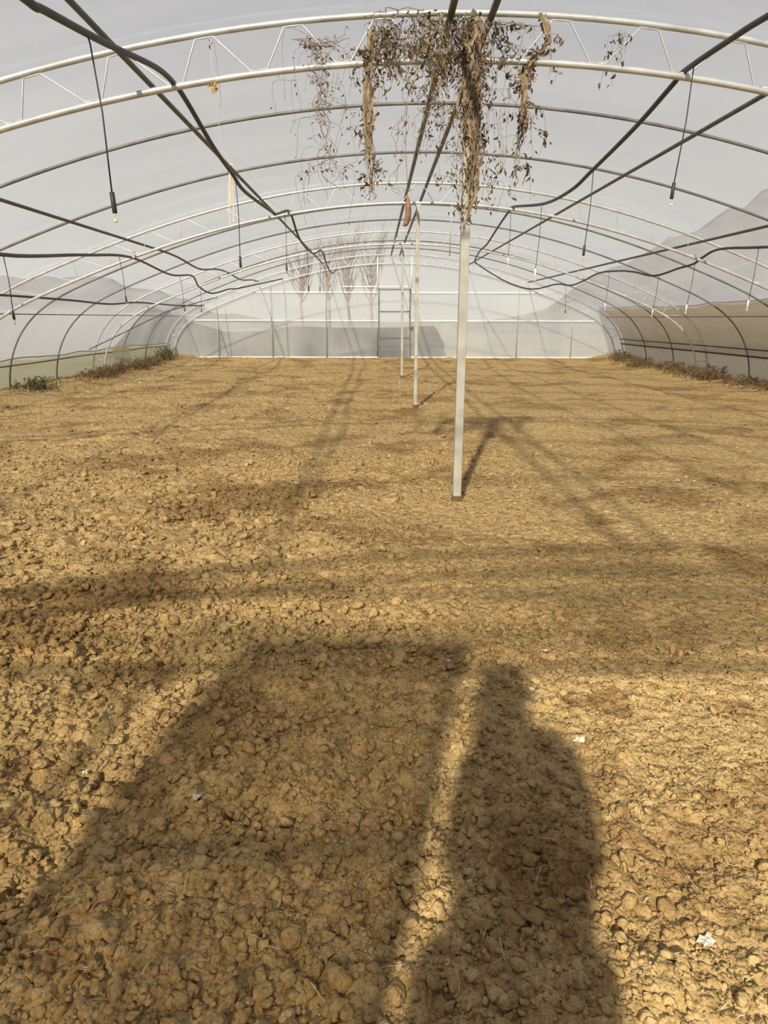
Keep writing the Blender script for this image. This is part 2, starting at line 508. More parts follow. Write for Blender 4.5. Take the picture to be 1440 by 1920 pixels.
def clod_shape(V, seed):
    r = np.random.default_rng(seed)
    W = V.copy()
    for _ in range(11):                                 # chop with random planes: angular crumbs
        n = r.normal(size=3); n /= np.linalg.norm(n)
        d = r.uniform(0.42, 0.85)
        s = W @ n
        W -= np.outer(np.clip(s - d, 0, None), n)
    for _ in range(5):
        k = r.normal(size=3) * 2.2; ph = r.uniform(0, 6.28)
        W *= (1 + 0.055 * np.sin(V @ k + ph))[:, None]
    return W * np.array([1.0, r.uniform(0.6, 0.95), r.uniform(0.5, 0.8)]) * 1.15

V80, F80 = ico(2)
V20, F20 = ico(1)
SH80 = [clod_shape(V80, 100 + i) for i in range(12)]
SH20 = [clod_shape(V20, 200 + i) for i in range(12)]

cl = []                                                   # x, y, radius


def scatter(n, y0, y1, r_med, r_sig, r_max, half, power=1.0):
    y = y0 + (y1 - y0) * RNG.random(n) ** power
    x = CAM[0] + 0.05 * y + (RNG.random(n) * 2 - 1) * np.minimum(half + 0.62 * y, 6.6)
    keep = (np.abs(x) < 6.05)
    x, y = x[keep], y[keep]
    lm = lumpiness(x, y)
    r = np.clip(r_med * np.exp(RNG.normal(size=len(x)) * r_sig) * (0.55 + 0.5 * lm), 0.003, r_max)
    keep = RNG.random(len(x)) < np.clip(0.30 + 0.62 * lm, 0, 1)
    for a in zip(x[keep], y[keep], r[keep]): cl.append(a)

scatter(13000, 0.75, 2.6, 0.0064, 0.45, 0.020, 0.55)
scatter(1500, 0.75, 3.2, 0.0125, 0.32, 0.027, 0.6)
scatter(18000, 2.2, 6.5, 0.0088, 0.50, 0.034, 0.8, 1.2)
scatter(5200, 5.0, 19.0, 0.0130, 0.45, 0.040, 1.2, 1.1)
big = [(-.248, 1.289, .027), (-.263, 1.234, .024), (-.261, 1.143, .033), (-.214, 1.152, .025), (-.178, 1.180, .027), (-.330, .968, .020),
       (-.304, .957, .021), (-.716, 1.181, .026), (-.777, 1.168, .023), (-.682, 1.181, .019), (-1.074, 1.198, .022), (-.951, 1.333, .026),
       (-.421, 1.164, .022), (-.455, 1.185, .015), (-.177, 1.604, .020), (-1.354, 1.41, .026), (-1.515, 1.604, .027), (-1.191, 1.465, .027),
       (-.29, 1.20, .015), (-.31, 1.17, .021), (-1.02, 1.50, .023), (-.74, 1.02, .022), (-.62, .98, .027)]
cl = np.array(big + cl)
cx, cyy, crad = cl.T
cz = gh(cx, cyy)
rel = np.stack([cx, cyy, cz], 1) - CAM
dep = rel @ FWD
u, v = (rel @ RT) / dep * 1281.27 + 720, 960 - (rel @ UP) / dep * 1281.27
inview = (u > -5) & (u < 1445) & (v > 0) & (v < 1930) & (dep > 0.2)
app = np.where(inview, crad / dep, 0)
app[:len(big)] += 1
order = np.argsort(-app)
pick = order[:300]
rest = order[300:]
clod_me = []
for i, s in enumerate(SH80):
    me = fast_mesh('soil_clod', s, F80); me.materials.append(M_SOIL); clod_me.append(me)
for k, i in enumerate(pick):
    o = bpy.data.objects.new('soil_clod', clod_me[k % 12])
    COL.objects.link(o)
    o.parent = floor
    o.location = (cx[i], cyy[i], cz[i] + crad[i] * 0.28)
    o.rotation_euler = (random.uniform(-.35, .35), random.uniform(-.35, .35), random.uniform(0, 6.28))
    o.scale = (crad[i],) * 3


def rotmats(n):
    a, b, c = RNG.uniform(-0.4, 0.4, n), RNG.uniform(-0.4, 0.4, n), RNG.uniform(0, 6.28, n)
    def rx(t): z, o = np.zeros_like(t), np.ones_like(t); return np.stack([np.stack([o, z, z], -1), np.stack([z, np.cos(t), -np.sin(t)], -1), np.stack([z, np.sin(t), np.cos(t)], -1)], -2)
    def rz(t): z, o = np.zeros_like(t), np.ones_like(t); return np.stack([np.stack([np.cos(t), -np.sin(t), z], -1), np.stack([np.sin(t), np.cos(t), z], -1), np.stack([z, z, o], -1)], -2)
    def ry(t): z, o = np.zeros_like(t), np.ones_like(t); return np.stack([np.stack([np.cos(t), z, np.sin(t)], -1), np.stack([z, o, z], -1), np.stack([-np.sin(t), z, np.cos(t)], -1)], -2)
    return rz(c) @ ry(b) @ rx(a)


def merged(name, ids, shapes, faces, sink=0.28):
    Vs, Fs, off = [], [], 0
    for k in range(len(shapes)):
        sub = ids[k::len(shapes)]
        if not len(sub): continue
        R_ = rotmats(len(sub))
        W = np.einsum('nij,vj->nvi', R_, shapes[k]) * crad[sub][:, None, None]
        W += np.stack([cx[sub], cyy[sub], cz[sub] + crad[sub] * sink], 1)[:, None, :]
        nv = len(shapes[k])
        Vs.append(W.reshape(-1, 3))
        Fs.append((faces[None] + (off + np.arange(len(sub)) * nv)[:, None, None]).reshape(-1, 3))
        off += nv * len(sub)
    o = link(name, fast_mesh(name, np.concatenate(Vs), np.concatenate(Fs)), M_SOIL, floor)
    o['kind'] = 'stuff'
    return o

near = rest[app[rest] > 0.0058]
far = rest[app[rest] <= 0.0058]
print('clods', len(cl), 'near', len(near), 'far', len(far))
merged('soil_clods', near, SH80, F80)
merged('soil_crumbs', far, SH20, F20)

# fine grit between the clods
n = 30000
gy = 0.75 + 3.4 * RNG.random(n) ** 1.25
gx = CAM[0] + 0.05 * gy + (RNG.random(n) * 2 - 1) * (0.5 + 0.62 * gy)
gr = 0.0032 * np.exp(RNG.normal(size=n) * 0.35)
cx, cyy, crad = gx, gy, gr
cz = gh(cx, cyy)
merged('soil_grit', np.arange(n), SH20, F20, 0.2)

# loose straw lying on the soil
mb = MB()
for i in range(300):
    y = 0.8 + 11.5 * random.random() ** 1.8
    x = CAM[0] + 0.05 * y + random.uniform(-1, 1) * (0.4 + 0.6 * y)
    if abs(x) > 5.9: continue
    L = random.uniform(0.015, 0.055) * (1 + 0.06 * y); a = random.uniform(0, math.pi); w = random.uniform(0.0004, 0.0009) * (1 + 0.2 * y)
    b = random.uniform(-0.3, 0.3)
    pts = []
    for t in (-.5, -.17, .17, .5):
        px, py = x + L * t * math.cos(a + b * t), y + L * t * math.sin(a + b * t)
        pts.append((px, py, float(gh(px, py)) + 0.010 + random.uniform(0, .006)))
    mb.tube(pts, w, 4)
o = mb.build('loose_straw', M_STRAW)
tag(o, 'short pale straw bits strewn over the brown soil', 'straw', kind='stuff')


# ---- polythene skin
YS = np.linspace(YN, YEND + 0.04, 181)


def skin(name, mat, i0, i1, off, seed, sag=0.018, n=121):
    P = resample(profile(off, 241), n)[i0:i1]
    T = np.gradient(P, axis=0); nn = np.c_[-T[:, 1], T[:, 0]]; nn /= np.linalg.norm(nn, axis=1)[:, None]
    ph = ((YS - D1) / STEP) % 1.0
    s = sag * np.sin(np.pi * ph) ** 2
    A, B = np.meshgrid(np.arange(i0, i1), YS, indexing='ij')
    w = 0.012 * vnoise(A * 0.35, B * 1.3, seed) * np.sin(np.pi * ph)[None, :]
    sgn = np.sign((nn * (P - [0, 1.0])).sum(1))
    d = -(s[None, :] + w) * sgn[:, None]
    G = np.stack([P[:, 0][:, None] + nn[:, 0][:, None] * d, B, P[:, 1][:, None] + nn[:, 1][:, None] * d], -1)
    return MB().grid(G).build(name, mat)

PO = resample(profile(OFF + 0.028, 241), 121)
iL = int(np.argmax(PO[:, 1] > 1.25)); iR = 120 - iL
struct(skin('ceiling', M_ROOFF, iL, iR + 1, OFF + 0.028, 11), 'clear polythene roof skin stretched over the arches')
struct(skin('wall_left', M_SIDEF, 0, iL + 1, OFF + 0.028, 12, 0.01), 'hazy polythene side skin on the left')
struct(skin('wall_right', M_SIDEF, iR, 121, OFF + 0.028, 13, 0.01), 'hazy polythene side skin on the right')


def gable(name, mat, y, z0, z1, holes=(), off=OFF + 0.02, nz=30, nx=90, bulge=0.012, seed=5):
    """a sheet filling the arch between two heights, leaving out door openings"""
    mb = MB()
    zs = list(np.linspace(z0, z1, nz))
    cuts = sorted({c for h in holes for c in h[:2]})
    for j in range(nz - 1):
        za, zb = zs[j], zs[j + 1]
        xa, xb = prof_x_at(min(zb, HL + off - 0.005), off, 1), prof_x_at(min(za, HL + off - 0.005), off, 1)
        xx = np.linspace(-1, 1, nx)
        for i in range(nx - 1):
            q = [(xx[i] * xb, za), (xx[i + 1] * xb, za), (xx[i + 1] * xa, zb), (xx[i] * xa, zb)]
            mx_, mz_ = np.mean([a for a, _ in q]), (za + zb) / 2
            if any(h[0] < mx_ < h[1] and mz_ < h[2] for h in holes): continue
            mb.add([(a, y + bulge * float(vnoise(np.array(a * 2.0), np.array(b * 2.0), seed)), b) for a, b in q], [(0, 1, 2, 3)])
    return mb


def weld(o, d=1e-4):
    import bmesh
    bm = bmesh.new(); bm.from_mesh(o.data)
    bmesh.ops.remove_doubles(bm, verts=bm.verts, dist=d)
    bm.to_mesh(o.data); bm.free()
    return o

ZTOP = HL + OFF
wb_ = gable('wall_back', M_ENDF, YEND + 0.06, 0.10, ZTOP, holes=[(-0.47, 0.42, 1.98)])
wall_back = struct(weld(wb_.build('wall_back', M_ENDF)), 'wrinkled clear polythene gable at the far end')
weld(gable('lower_sheet', M_ENDF, YEND + 0.10, 0.10, 1.90, holes=[(-0.47, 0.42, 1.98)], nz=24, bulge=0.03, seed=8).build('lower_sheet', M_ENDL, wall_back))
YB = YEND + 0.035
for z, xa, xb, r in [(1.885, -3.95, -0.48, .014), (1.885, 0.44, 4.05, .014), (1.14, -5.55, -0.48, .013), (1.14, 0.44, 5.55, .013), (2.035, -1.52, 0.46, .013), (0.145, -6.1, -0.48, .014), (0.145, 0.44, 6.1, .014)]:
    MB().box((xa, YB - 0.02, z - r), (xb, YB + 0.01, z + r)).build('clamp_rail', M_CLAMP, wall_back, False)
for x in (-4.93, -3.425, -1.915, 1.9, 3.405, 4.94):
    zt = float(np.interp(abs(x), *(lambda q: (q[:, 0], q[:, 1]))(profile(0, 401)[200:])))
    MB().tube([(x, YB - 0.035, 0.1), (x, YB - 0.035, zt)], 0.014).build('stud', M_STEEL, wall_back)
for x in (-0.49, 0.44):
    MB().tube([(x, YB - 0.03, 2.0), (x, YB - 0.03, ZTOP - 0.06)], 0.017).build('door_stud', M_CLAMP, wall_back)

door = struct(empty('door_1', (0, YEND + 0.05, 0.1)), 'polythene gable door with thin grey frame and cross bars')
for x in (-0.455, 0.405):
    MB().box((x - .018, YB - .045, 0.11), (x + .018, YB - .005, 1.985)).build('stile', M_DOORBAR, door, False)
for z in (0.125, 0.682, 1.38, 1.965):
    MB().box((-0.437, YB - .042, z - .015), (0.387, YB - .008, z + .015)).build('rail', M_DOORBAR, door, False)
for za, zb in ((0.14, 0.668), (0.696, 1.366), (1.394, 1.95)):
    G = np.array([[(x, YB - 0.008 + 0.004 * math.sin(9 * x + 5 * z), z) for z in np.linspace(za, zb, 10)] for x in np.linspace(-0.44, 0.39, 14)])
    MB().grid(G).build('pane', M_ENDF, door)

# near gable with its doorway, behind the photographer
wall_front = struct(weld(gable('wall_front', M_NEARF, YN - 0.03, 0.0, 1.94, holes=[(-0.86, 0.43, 1.95)], nz=20).build('wall_front', M_NEARF)), 'near polythene gable with an open doorway')
weld(gable('upper_sheet', M_NEARD, YN - 0.035, 1.94, ZTOP, nz=14).build('upper_sheet', M_NEARD, wall_front))
for z, r in ((1.94, .018), (2.09, .014), (2.17, .010), (2.42, .016)):
    w = prof_x_at(z, OFF, 1) - 0.05
    MB().tube([(-w, YN, z), (w, YN, z)], r).build('gable_rail', M_GALV, wall_front)
for x in (-3.42, -1.92, 0.46, 1.9, 3.4):
    MB().tube([(x, YN, -0.05), (x, YN, 2.28)], 0.016).build('stud', M_STEEL, wall_front)
G = np.array([[(x, YN - 0.05 + 0.006 * math.sin(6 * x + 4 * z), z) for z in np.linspace(0.0, 1.26, 12)] for x in np.linspace(-5.6, -1.74, 40)])
MB().grid(G).build('gable_apron', M_DOORF, wall_front)
for o_ in (0.0, OFF):
    P = resample(profile(o_, 241), 90)
    MB().tube(np.c_[P[:, 0], np.full(90, YN + 0.01), P[:, 1]], 0.02).build('gable_arch', M_GALV, wall_front)
door2 = struct(empty('door_2', (-1.29, YN - 0.09, 0.03)), 'slid-open brown polythene door leaf of the near gable')
for x in (-1.71, -0.92):
    MB().box((x - .02, YN - .10, 0.03), (x + .02, YN - .07, 2.12)).build('stile', M_STEEL, door2, False)
for z in (0.05, 0.72, 1.4, 2.10):
    MB().box((-1.69, YN - .10, z - .018), (-0.94, YN - .07, z + .018)).build('rail', M_STEEL, door2, False)
for za, zb in ((0.068, 0.702), (0.738, 1.382), (1.418, 2.08)):
    G = np.array([[(x, YN - .085 + 0.004 * math.sin(9 * x + 5 * z), z) for z in np.linspace(za, zb, 10)] for x in np.linspace(-1.69, -0.94, 14)])
    MB().grid(G).build('pane', M_DOORF, door2)

# ---- the land outside
o = MB().grid(np.array([[(x, y, -0.12) for y in np.linspace(-60, 260, 30)] for x in np.linspace(-200, 200, 30)])).build('outside_ground', M_OUT)
struct(o, 'dry land outside the greenhouse')


def ridge(name, label, pts, dist, thick, mat, nseg=70, rough=1.0, seed=0):
    """a hill: crest given as (azimuth deg, height m) at a distance, falling away on both sides"""
    az = np.linspace(pts[0][0], pts[-1][0], nseg)
    hh = np.interp(az, [a for a, _ in pts], [b for _, b in pts])
    hh = hh + rough * np.clip(hh / 3, 0, 1) * vnoise(az * 0.9, az * 0 + 3, seed)
    rows = []
    for t, k in ((-1.0, 0), (-.6, .35), (-.25, .85), (0, 1), (.4, .7), (1.0, 0)):
        d = dist + t * thick
        rows.append(np.c_[CAM[0] + d * np.sin(np.radians(az)), d * np.cos(np.radians(az)), -0.2 + (hh + 0.2) * k])
    return struct(MB().grid(np.array(rows)).build(name, mat), label)

ridge('hill', 'low grey hill beyond the left side of the greenhouse', [(-75, 6), (-45, 7.5), (-30, 6.2), (-22, 7.6), (-17, 5.5), (-12, 2), (-6, -0.2)], 120, 40, M_HILL, 80, 1.2, 1)
ridge('hill', 'dark wooded hillside rising beyond the right wall', [(6, -0.2), (13, 2.2), (20, 10.2), (24, 13.5), (28.5, 18), (40, 24), (60, 26), (80, 20)], 110, 45, M_HILL, 80, 1.4, 2)
ridge('bank', 'pale field bank beyond the left wall', [(-80, 1.3), (-40, 1.55), (-26, 1.75), (-18, 1.9), (-15, 1.3), (-12.5, -0.1)], 34, 5, M_HILL, 80, 0.1, 5)
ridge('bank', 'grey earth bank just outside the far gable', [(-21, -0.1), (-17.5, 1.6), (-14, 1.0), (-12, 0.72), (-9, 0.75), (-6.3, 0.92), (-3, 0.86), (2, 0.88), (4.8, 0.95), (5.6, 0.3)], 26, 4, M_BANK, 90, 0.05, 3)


# ================================================================== FRAME
def arch_pts(off, y, n=100):
    P = resample(profile(off, 401), n)
    return np.c_[P[:, 0], np.full(n, y), P[:, 1]]


def truss(y, label, r, n):
    t = tag(empty('truss_arch', (0, y, 0)), label, 'truss', 'double-chord truss arches')
    MB().tube(arch_pts(OFF, y), r, 10).build('upper_chord', M_GALV, t)
    MB().tube(arch_pts(0.0, y), r * 1.1, 10).build('lower_chord', M_GALV, t)
    # bent wire web: short flat tops and bottoms joined by slanting runs
    lo, up = resample(profile(0.02, 801), 2001), resample(profile(OFF - 0.02, 801), 2001)
    period, L = 0.49, np.linalg.norm(np.diff(lo, axis=0), axis=1).sum()
    cells = int((L - 1.0) / period)
    s0 = (L - cells * period) / 2
    for c in range(cells):
        pts = []
        for a, which in ((0.0, 0), (0.10, 0), (0.40, 1), (0.46, 1), (0.54, 1), (0.60, 1), (0.90, 0), (1.0, 0)):
            i = int(round((s0 + (c + a) * period) / L * 2000))
            q = (lo, up)[which][min(max(i, 0), 2000)]
            pts.append((q[0], y, q[1]))
        MB().tube(pts, 0.0048, 6).build('web_rod', M_ROD, t)
    for side in (0, -1):                                   # spacer bars low on the legs
        for k in (0.35, 0.75):
            i = int(round(k / L * 2000)); i = i if side == 0 else 2000 - i
            MB().tube([(lo[i][0], y, lo[i][1]), (up[i][0], y, up[i][1])], 0.007, 6).build('spacer_bar', M_ROD, t)
    return t

truss(D1, 'nearest galvanised truss arch with zigzag web, hung with dead vines', 0.0165, 100)
truss(D1 + S, 'second galvanised truss arch, carried by the middle white post', 0.0165, 100)
truss(D1 + 2 * S, 'third galvanised truss arch, carried by the farthest white post', 0.0165, 100)
truss(YEND, 'last truss arch, standing right against the far polythene gable', 0.0165, 100)
rib_labels = {-2: 'thin pipe rib overhead, first one beyond the near gable', -1: 'thin pipe rib overhead, last one before the vine-hung truss',
              1: 'thin pipe rib, first one beyond the vine-hung truss', 2: 'thin pipe rib, second one beyond the vine-hung truss',
              4: 'thin pipe rib, first one beyond the middle white post', 5: 'thin pipe rib, second one beyond the middle white post',
              7: 'thin pipe rib, first one beyond the farthest white post', 8: 'thin pipe rib, last one before the far gable'}
for k, lb in rib_labels.items():
    tag(MB().tube(arch_pts(OFF, D1 + k * STEP), 0.0135, 8).build('pipe_rib', M_RIB), lb, 'rib', 'thin pipe ribs')

# purlins running the length of the house
for x, z, lb in [(-0.125, 2.845, 'grey ridge pipe, the one nearer the hanging gourd'), (0.108, 2.85, 'grey ridge pipe, the one nearer the white posts'),
                 (-1.97, 2.615, 'dark straight roof pipe above the looping hose at upper left'), (1.97, 2.60, 'dark straight roof pipe at upper right beside the looping hose'),
                 (-3.75, 2.165, 'dark straight roof pipe low on the left slope'), (3.62, 2.155, 'dark straight roof pipe low on the right slope')]:
    dip = (lambda y: 0.11 * math.exp(-((y - 13.2) / 1.1) ** 2) + 0.09 * math.exp(-((y - 17.2) / 1.2) ** 2)) if x < -3 else (lambda y: 0.0)
    tag(MB().tube([(x, y, z - dip(y)) for y in np.linspace(YN + 0.05, YEND - 0.03, 60)], 0.021 if abs(x) < 1 else 0.0165, 8).build('roof_pipe', M_PURLIN), lb, 'pipe', 'roof pipes along the greenhouse')
for s_, lb in ((-1, 'thin grey side rail along the left wall at shoulder height'), (1, 'thin grey side rail along the wall behind the brown curtain')):
    z = 1.245; x = prof_x_at(z, OFF - 0.02, s_)
    tag(MB().tube([(x, y, z) for y in np.linspace(YN + 0.05, YEND - 0.03, 40)], 0.009, 6).build('side_rail', M_RIB), lb, 'rail', 'side rails')
tag(MB().tube([(-5.95, 13.3, 0.62), (-5.3, 16.3, 1.34), (-4.8, 19.3, 1.74)], 0.013, 8).build('wind_brace', M_RIB), 'slanting brace pipe on the left wall near the far gable', 'brace')

# white square posts under the ridge
for y, z, lb, w in [(D1, HL - 0.012, 'nearest white square post, wrapped in dead vine at the top', 0.027), (D1 + S, HL - 0.012, 'middle white square post under the ridge', 0.023), (D1 + 2 * S, HL - 0.012, 'farthest white square post, in front of the gable door', 0.023)]:
    t = tag(empty('support_post', (0, y, 0)), lb, 'post', 'white posts under the ridge')
    b = MB(); b.box((-w, y - w, -0.06), (w, y + w, z - 0.02)); o = b.build('shaft', M_POST, t, False)
    bv = o.modifiers.new('edge', 'BEVEL'); bv.width = 0.004; bv.segments = 2
    MB().box((-w - .003, y - w - .003, -0.06), (w + .003, y + w + .003, 0.045)).build('rusty_foot', M_RUST, t, False)
    MB().box((-w - .012, y - w - .004, z - 0.03), (w + .012, y + w + .004, z - 0.012)).build('cap_plate', M_GALV, t, False)
    b = MB().tube([(-w * 1.5, y - .003, z - 0.03), (-w * 1.35, y, z + .012), (0, y, z + .036), (w * 1.35, y, z + .012), (w * 1.5, y, z - 0.03)], 0.004, 6)
    b.build('clip', M_ROD, t)

# water hoses
HOSES = {
    'looping black water hose at upper left, crossing the nearest truss': [(-1.734, 1.3, 2.40), (-1.734, 2.1, 2.22), (-1.734, 2.72, 2.236), (-1.733, 2.86, 2.257), (-1.728, 3.455, 2.354), (-1.722, 4.15, 2.482), (-1.72, 4.496, 2.509), (-1.717, 4.772, 2.487), (-1.712, 5.439, 2.38), (-1.707, 6.059, 2.321), (-1.702, 6.608, 2.273), (-1.69, 8.157, 2.326), (-1.687, 8.436, 2.337), (-1.678, 9.554, 2.533), (-1.675, 9.928, 2.519), (-1.666, 10.865, 2.314), (-1.647, 12.806, 2.295), (-1.629, 14.613, 2.501), (-1.616, 15.936, 2.322), (-1.61, 17.6, 2.25), (-1.6, 19.6, 2.47)],
    'sagging black water hose low on the left roof slope': [(-3.40, 4.496, 1.75), (-3.442, 5.639, 1.666), (-3.598, 7.679, 1.832), (-3.741, 9.554, 1.956), (-3.923, 11.934, 1.882), (-4.074, 13.907, 1.977), (-4.128, 14.613, 1.812), (-4.009, 15.187, 1.698), (-3.819, 16.103, 1.82), (-3.693, 16.708, 1.868), (-3.078, 19.6, 2.225)],
    'black water hose along the left wall at eye height': [(-5.28, 7.4, 1.45), (-5.28, 9.1, 1.47), (-5.25, 11.1, 1.455), (-5.26, 12.7, 1.43), (-5.22, 14.2, 1.489), (-5.17, 16.7, 1.475), (-5.08, 18.9, 1.512)],
    'looping black water hose at upper right, crossing the nearest truss': [(1.26, 1.3, 2.42), (1.255, 2.6, 2.44), (1.253, 3.62, 2.541), (1.252, 3.913, 2.563), (1.249, 4.496, 2.59), (1.249, 4.673, 2.564), (1.246, 5.261, 2.474), (1.242, 6.193, 2.381), (1.24, 6.813, 2.333), (1.236, 7.837, 2.373), (1.229, 9.554, 2.59), (1.261, 10.059, 2.596), (1.344, 11.38, 2.557), (1.454, 13.114, 2.486), (1.549, 14.613, 2.512), (1.636, 15.977, 2.436)],
    'wavy black water hose low on the right roof slope': [(3.81, 6.2, 1.86), (3.799, 8.036, 1.972), (3.778, 9.111, 2.048), (3.77, 9.554, 1.983), (3.765, 9.794, 1.921), (3.757, 10.225, 1.895), (3.741, 11.056, 1.841), (3.725, 11.874, 1.946), (3.71, 12.621, 2.01), (3.69, 13.663, 2.037), (3.672, 14.613, 1.94), (3.543, 15.038, 1.876), (3.377, 15.587, 1.922), (3.092, 16.53, 1.858), (2.685, 17.02, 1.985), (2.29, 17.76, 2.28), (1.95, 18.25, 2.565)],
}
for lb, pts in HOSES.items():
    tag(MB().tube(smooth_path(pts, 6), 0.0155, 8).build('water_hose', M_HOSE), lb, 'hose', 'black water hoses')

# hanging mist sprinklers: thin drop tube, weight, nozzle
SPR = [((-1.73, 3.244, 2.306), (-1.687, 3.244, 1.606), 0, 'black weighted sprinkler hanging at upper left, in front of the nearest truss'),
       ((1.25, 4.393, 2.59), (1.206, 4.393, 1.852), 0, 'black weighted sprinkler hanging at upper right, by the nearest truss'),
       ((-3.446, 5.685, 1.666), (-3.424, 5.685, 1.159), 0, 'grey weighted sprinkler hanging lowest at the left picture edge'),
       ((-1.706, 6.163, 2.321), (-1.694, 6.163, 1.576), 0, 'black weighted sprinkler hanging beside the pale ribbon'),
       ((-1.681, 9.184, 2.469), (-1.674, 9.184, 1.743), 0, 'sprinkler on the upper left hose at the second truss'),
       ((-3.695, 8.95, 1.914), (-3.652, 8.95, 1.363), 0, 'sprinkler on the sagging left hose at the second truss'),
       ((1.235, 7.954, 2.364), (1.208, 7.954, 1.601), 1, 'white weighted sprinkler on the upper right hose before the second truss'),
       ((1.242, 6.163, 2.375), (1.216, 6.163, 1.684), 0, 'black weighted sprinkler on the upper right hose past the nearest truss'),
       ((3.796, 8.23, 1.985), (3.763, 8.23, 1.3), 1, 'white weighted sprinkler over the brown curtain, the biggest there'),
       ((3.766, 9.751, 1.931), (3.716, 9.751, 1.28), 1, 'white weighted sprinkler over the brown curtain, second from the picture edge'),
       ((3.744, 10.899, 1.84), (3.704, 10.899, 1.241), 1, 'white weighted sprinkler over the brown curtain, third from the picture edge'),
       ((3.701, 13.107, 2.022), (3.682, 13.107, 1.37), 1, 'white weighted sprinkler over the brown curtain, farthest of its row'),
       ((-3.981, 12.699, 1.918), (-3.937, 12.699, 1.28), 0, 'sprinkler on the sagging left hose before the third truss'),
       ((-4.137, 14.733, 1.797), (-4.14, 14.733, 1.284), 0, 'sprinkler on the sagging left hose at the third truss'),
       ((-1.657, 11.753, 2.301), (-1.642, 11.753, 1.59), 0, 'sprinkler on the upper left hose between second and third truss'),
       ((-1.634, 14.114, 2.437), (-1.641, 14.114, 1.669), 0, 'sprinkler on the upper left hose at the third truss'),
       ((1.246, 9.829, 2.597), (1.248, 9.829, 1.88), 1, 'sprinkler on the upper right hose at the second truss'),
       ((3.483, 15.237, 1.895), (3.529, 15.237, 1.286), 0, 'sprinkler on the wavy right hose past the third truss')]
for top, bot, white, lb in SPR:
    T_, B_ = np.array(top), np.array(bot)
    t = tag(empty('hanging_sprinkler', top), lb, 'sprinkler', 'hanging mist sprinklers')
    d = B_ - T_
    bow = np.array([0.012, 0.0, 0.0])
    MB().tube([T_, T_ + d * .03 + bow * .4, T_ + d * .4 + bow, T_ + d * .84], 0.0035, 6).build('drop_tube', M_HOSE, t)
    a, b = T_ + d * .83, T_ + d * .955
    MB().tube([a, a + d * .004, b - d * .004, b], [0.006, 0.0105, 0.0105, 0.006], 10).build('weight', M_WHITE if white else M_HOSE, t)
    # the nozzle: a small bridge with a deflector cup
    q = b
    mb = MB()
    mb.tube([q, q - [0, 0, .012]], [0.005, 0.004], 8)
    for s_ in (-1, 1):
        mb.tube([q - [0, 0, .010], q + [s_ * .0075, 0, -.015], q + [s_ * .0075, 0, -.027], q + [0, 0, -.032]], 0.0020, 6)
    nz_ = mb.build('nozzle', M_WHITE if white else M_NOZ, t)
    cup = MB().tube([q - [0, 0, .022], q - [0, 0, .030], q - [0, 0, .036]], [0.003, 0.007, 0.008], 8).mesh('deflector_cup')
    cup.materials.append(M_WHITE if white else M_NOZ)
    co = bpy.data.objects.new('deflector_cup', cup); COL.objects.link(co); co.parent = nz_

# ---- curtains and aprons low on the side walls
def side_sheet(t, name, mat, side, z0, z1, off, y0, y1, zwave=0.0, seed=0, ny=120, nz=12):
    yy = np.linspace(y0, y1, ny)
    P = profile(off, 801); P = P[P[:, 0] * side > 0]; o_ = np.argsort(P[:, 1])
    rows = []
    for k in np.linspace(0, 1, nz):
        zz = z0 + (z1 + zwave * 2 * vnoise(yy * 0.35, yy * 0, seed) + zwave * vnoise(yy * 1.3, yy * 0, seed + 1) - z0) * k
        xx = np.interp(zz, P[o_, 1], P[o_, 0]) + 0.012 * vnoise(yy * 1.5, np.full_like(yy, k * 5), seed)
        rows.append(np.c_[xx, yy, zz])
    MB().grid(np.array(rows)).build(name, mat, t)
    return rows[-1]


def hem(t, name, mat, pts, r):
    MB().tube(pts, r, 8).build(name, mat, t)

M_HEM = simple('dark_hem_pipe', (0.05, 0.038, 0.026), (0.09, 0.07, 0.05), 0.7, 0.0, 6.0)
M_HEML = simple('olive_hem_pipe', (0.13, 0.115, 0.07), (0.20, 0.18, 0.115), 0.7, 0.0, 6.0)
t = tag(empty('side_curtain', (6.3, 9.5, 0.1)), 'brown translucent roll-up curtain along the right wall', 'curtain')
top = side_sheet(t, 'sheet', M_CURT, 1, 0.52, 1.485, OFF + 0.055, YN, YEND - 0.02, 0.03, 31)
hem(t, 'top_cord', M_HEM, top, 0.009)
for z, r in ((0.66, 0.013), (0.53, 0.017)):
    yy = np.linspace(YN, YEND - 0.02, 60)
    hem(t, 'roller_pipe', M_HEM, np.c_[np.full(60, prof_x_at(z, OFF - 0.02, 1)), yy, z + 0.03 * vnoise(yy * .6, yy * 0, 4)], r)
t = tag(empty('side_apron', (6.4, 9.5, 0.1)), 'tan dusty plastic apron under the brown curtain', 'apron')
side_sheet(t, 'sheet', M_APRONR, 1, 0.02, 0.53, OFF + 0.045, YN, YEND - 0.02, 0.0, 35)
t = tag(empty('side_apron', (-6.4, 9.5, 0.1)), 'greenish beige plastic apron low on the left wall', 'apron')
top = side_sheet(t, 'sheet', M_APRON, -1, 0.02, 0.56, OFF + 0.045, YN, YEND - 0.02, 0.05, 38)
hem(t, 'top_cord', M_HEML, np.c_[top[:, 0] + 0.04, top[:, 1:]], 0.008)
yy = np.linspace(YN, YEND - 0.02, 60)
hem(t, 'roller_pipe', M_HEML, np.c_[np.full(60, prof_x_at(0.45, OFF - 0.03, -1)), yy, 0.45 + 0.05 * vnoise(yy * .5, yy * 0, 9)], 0.012)
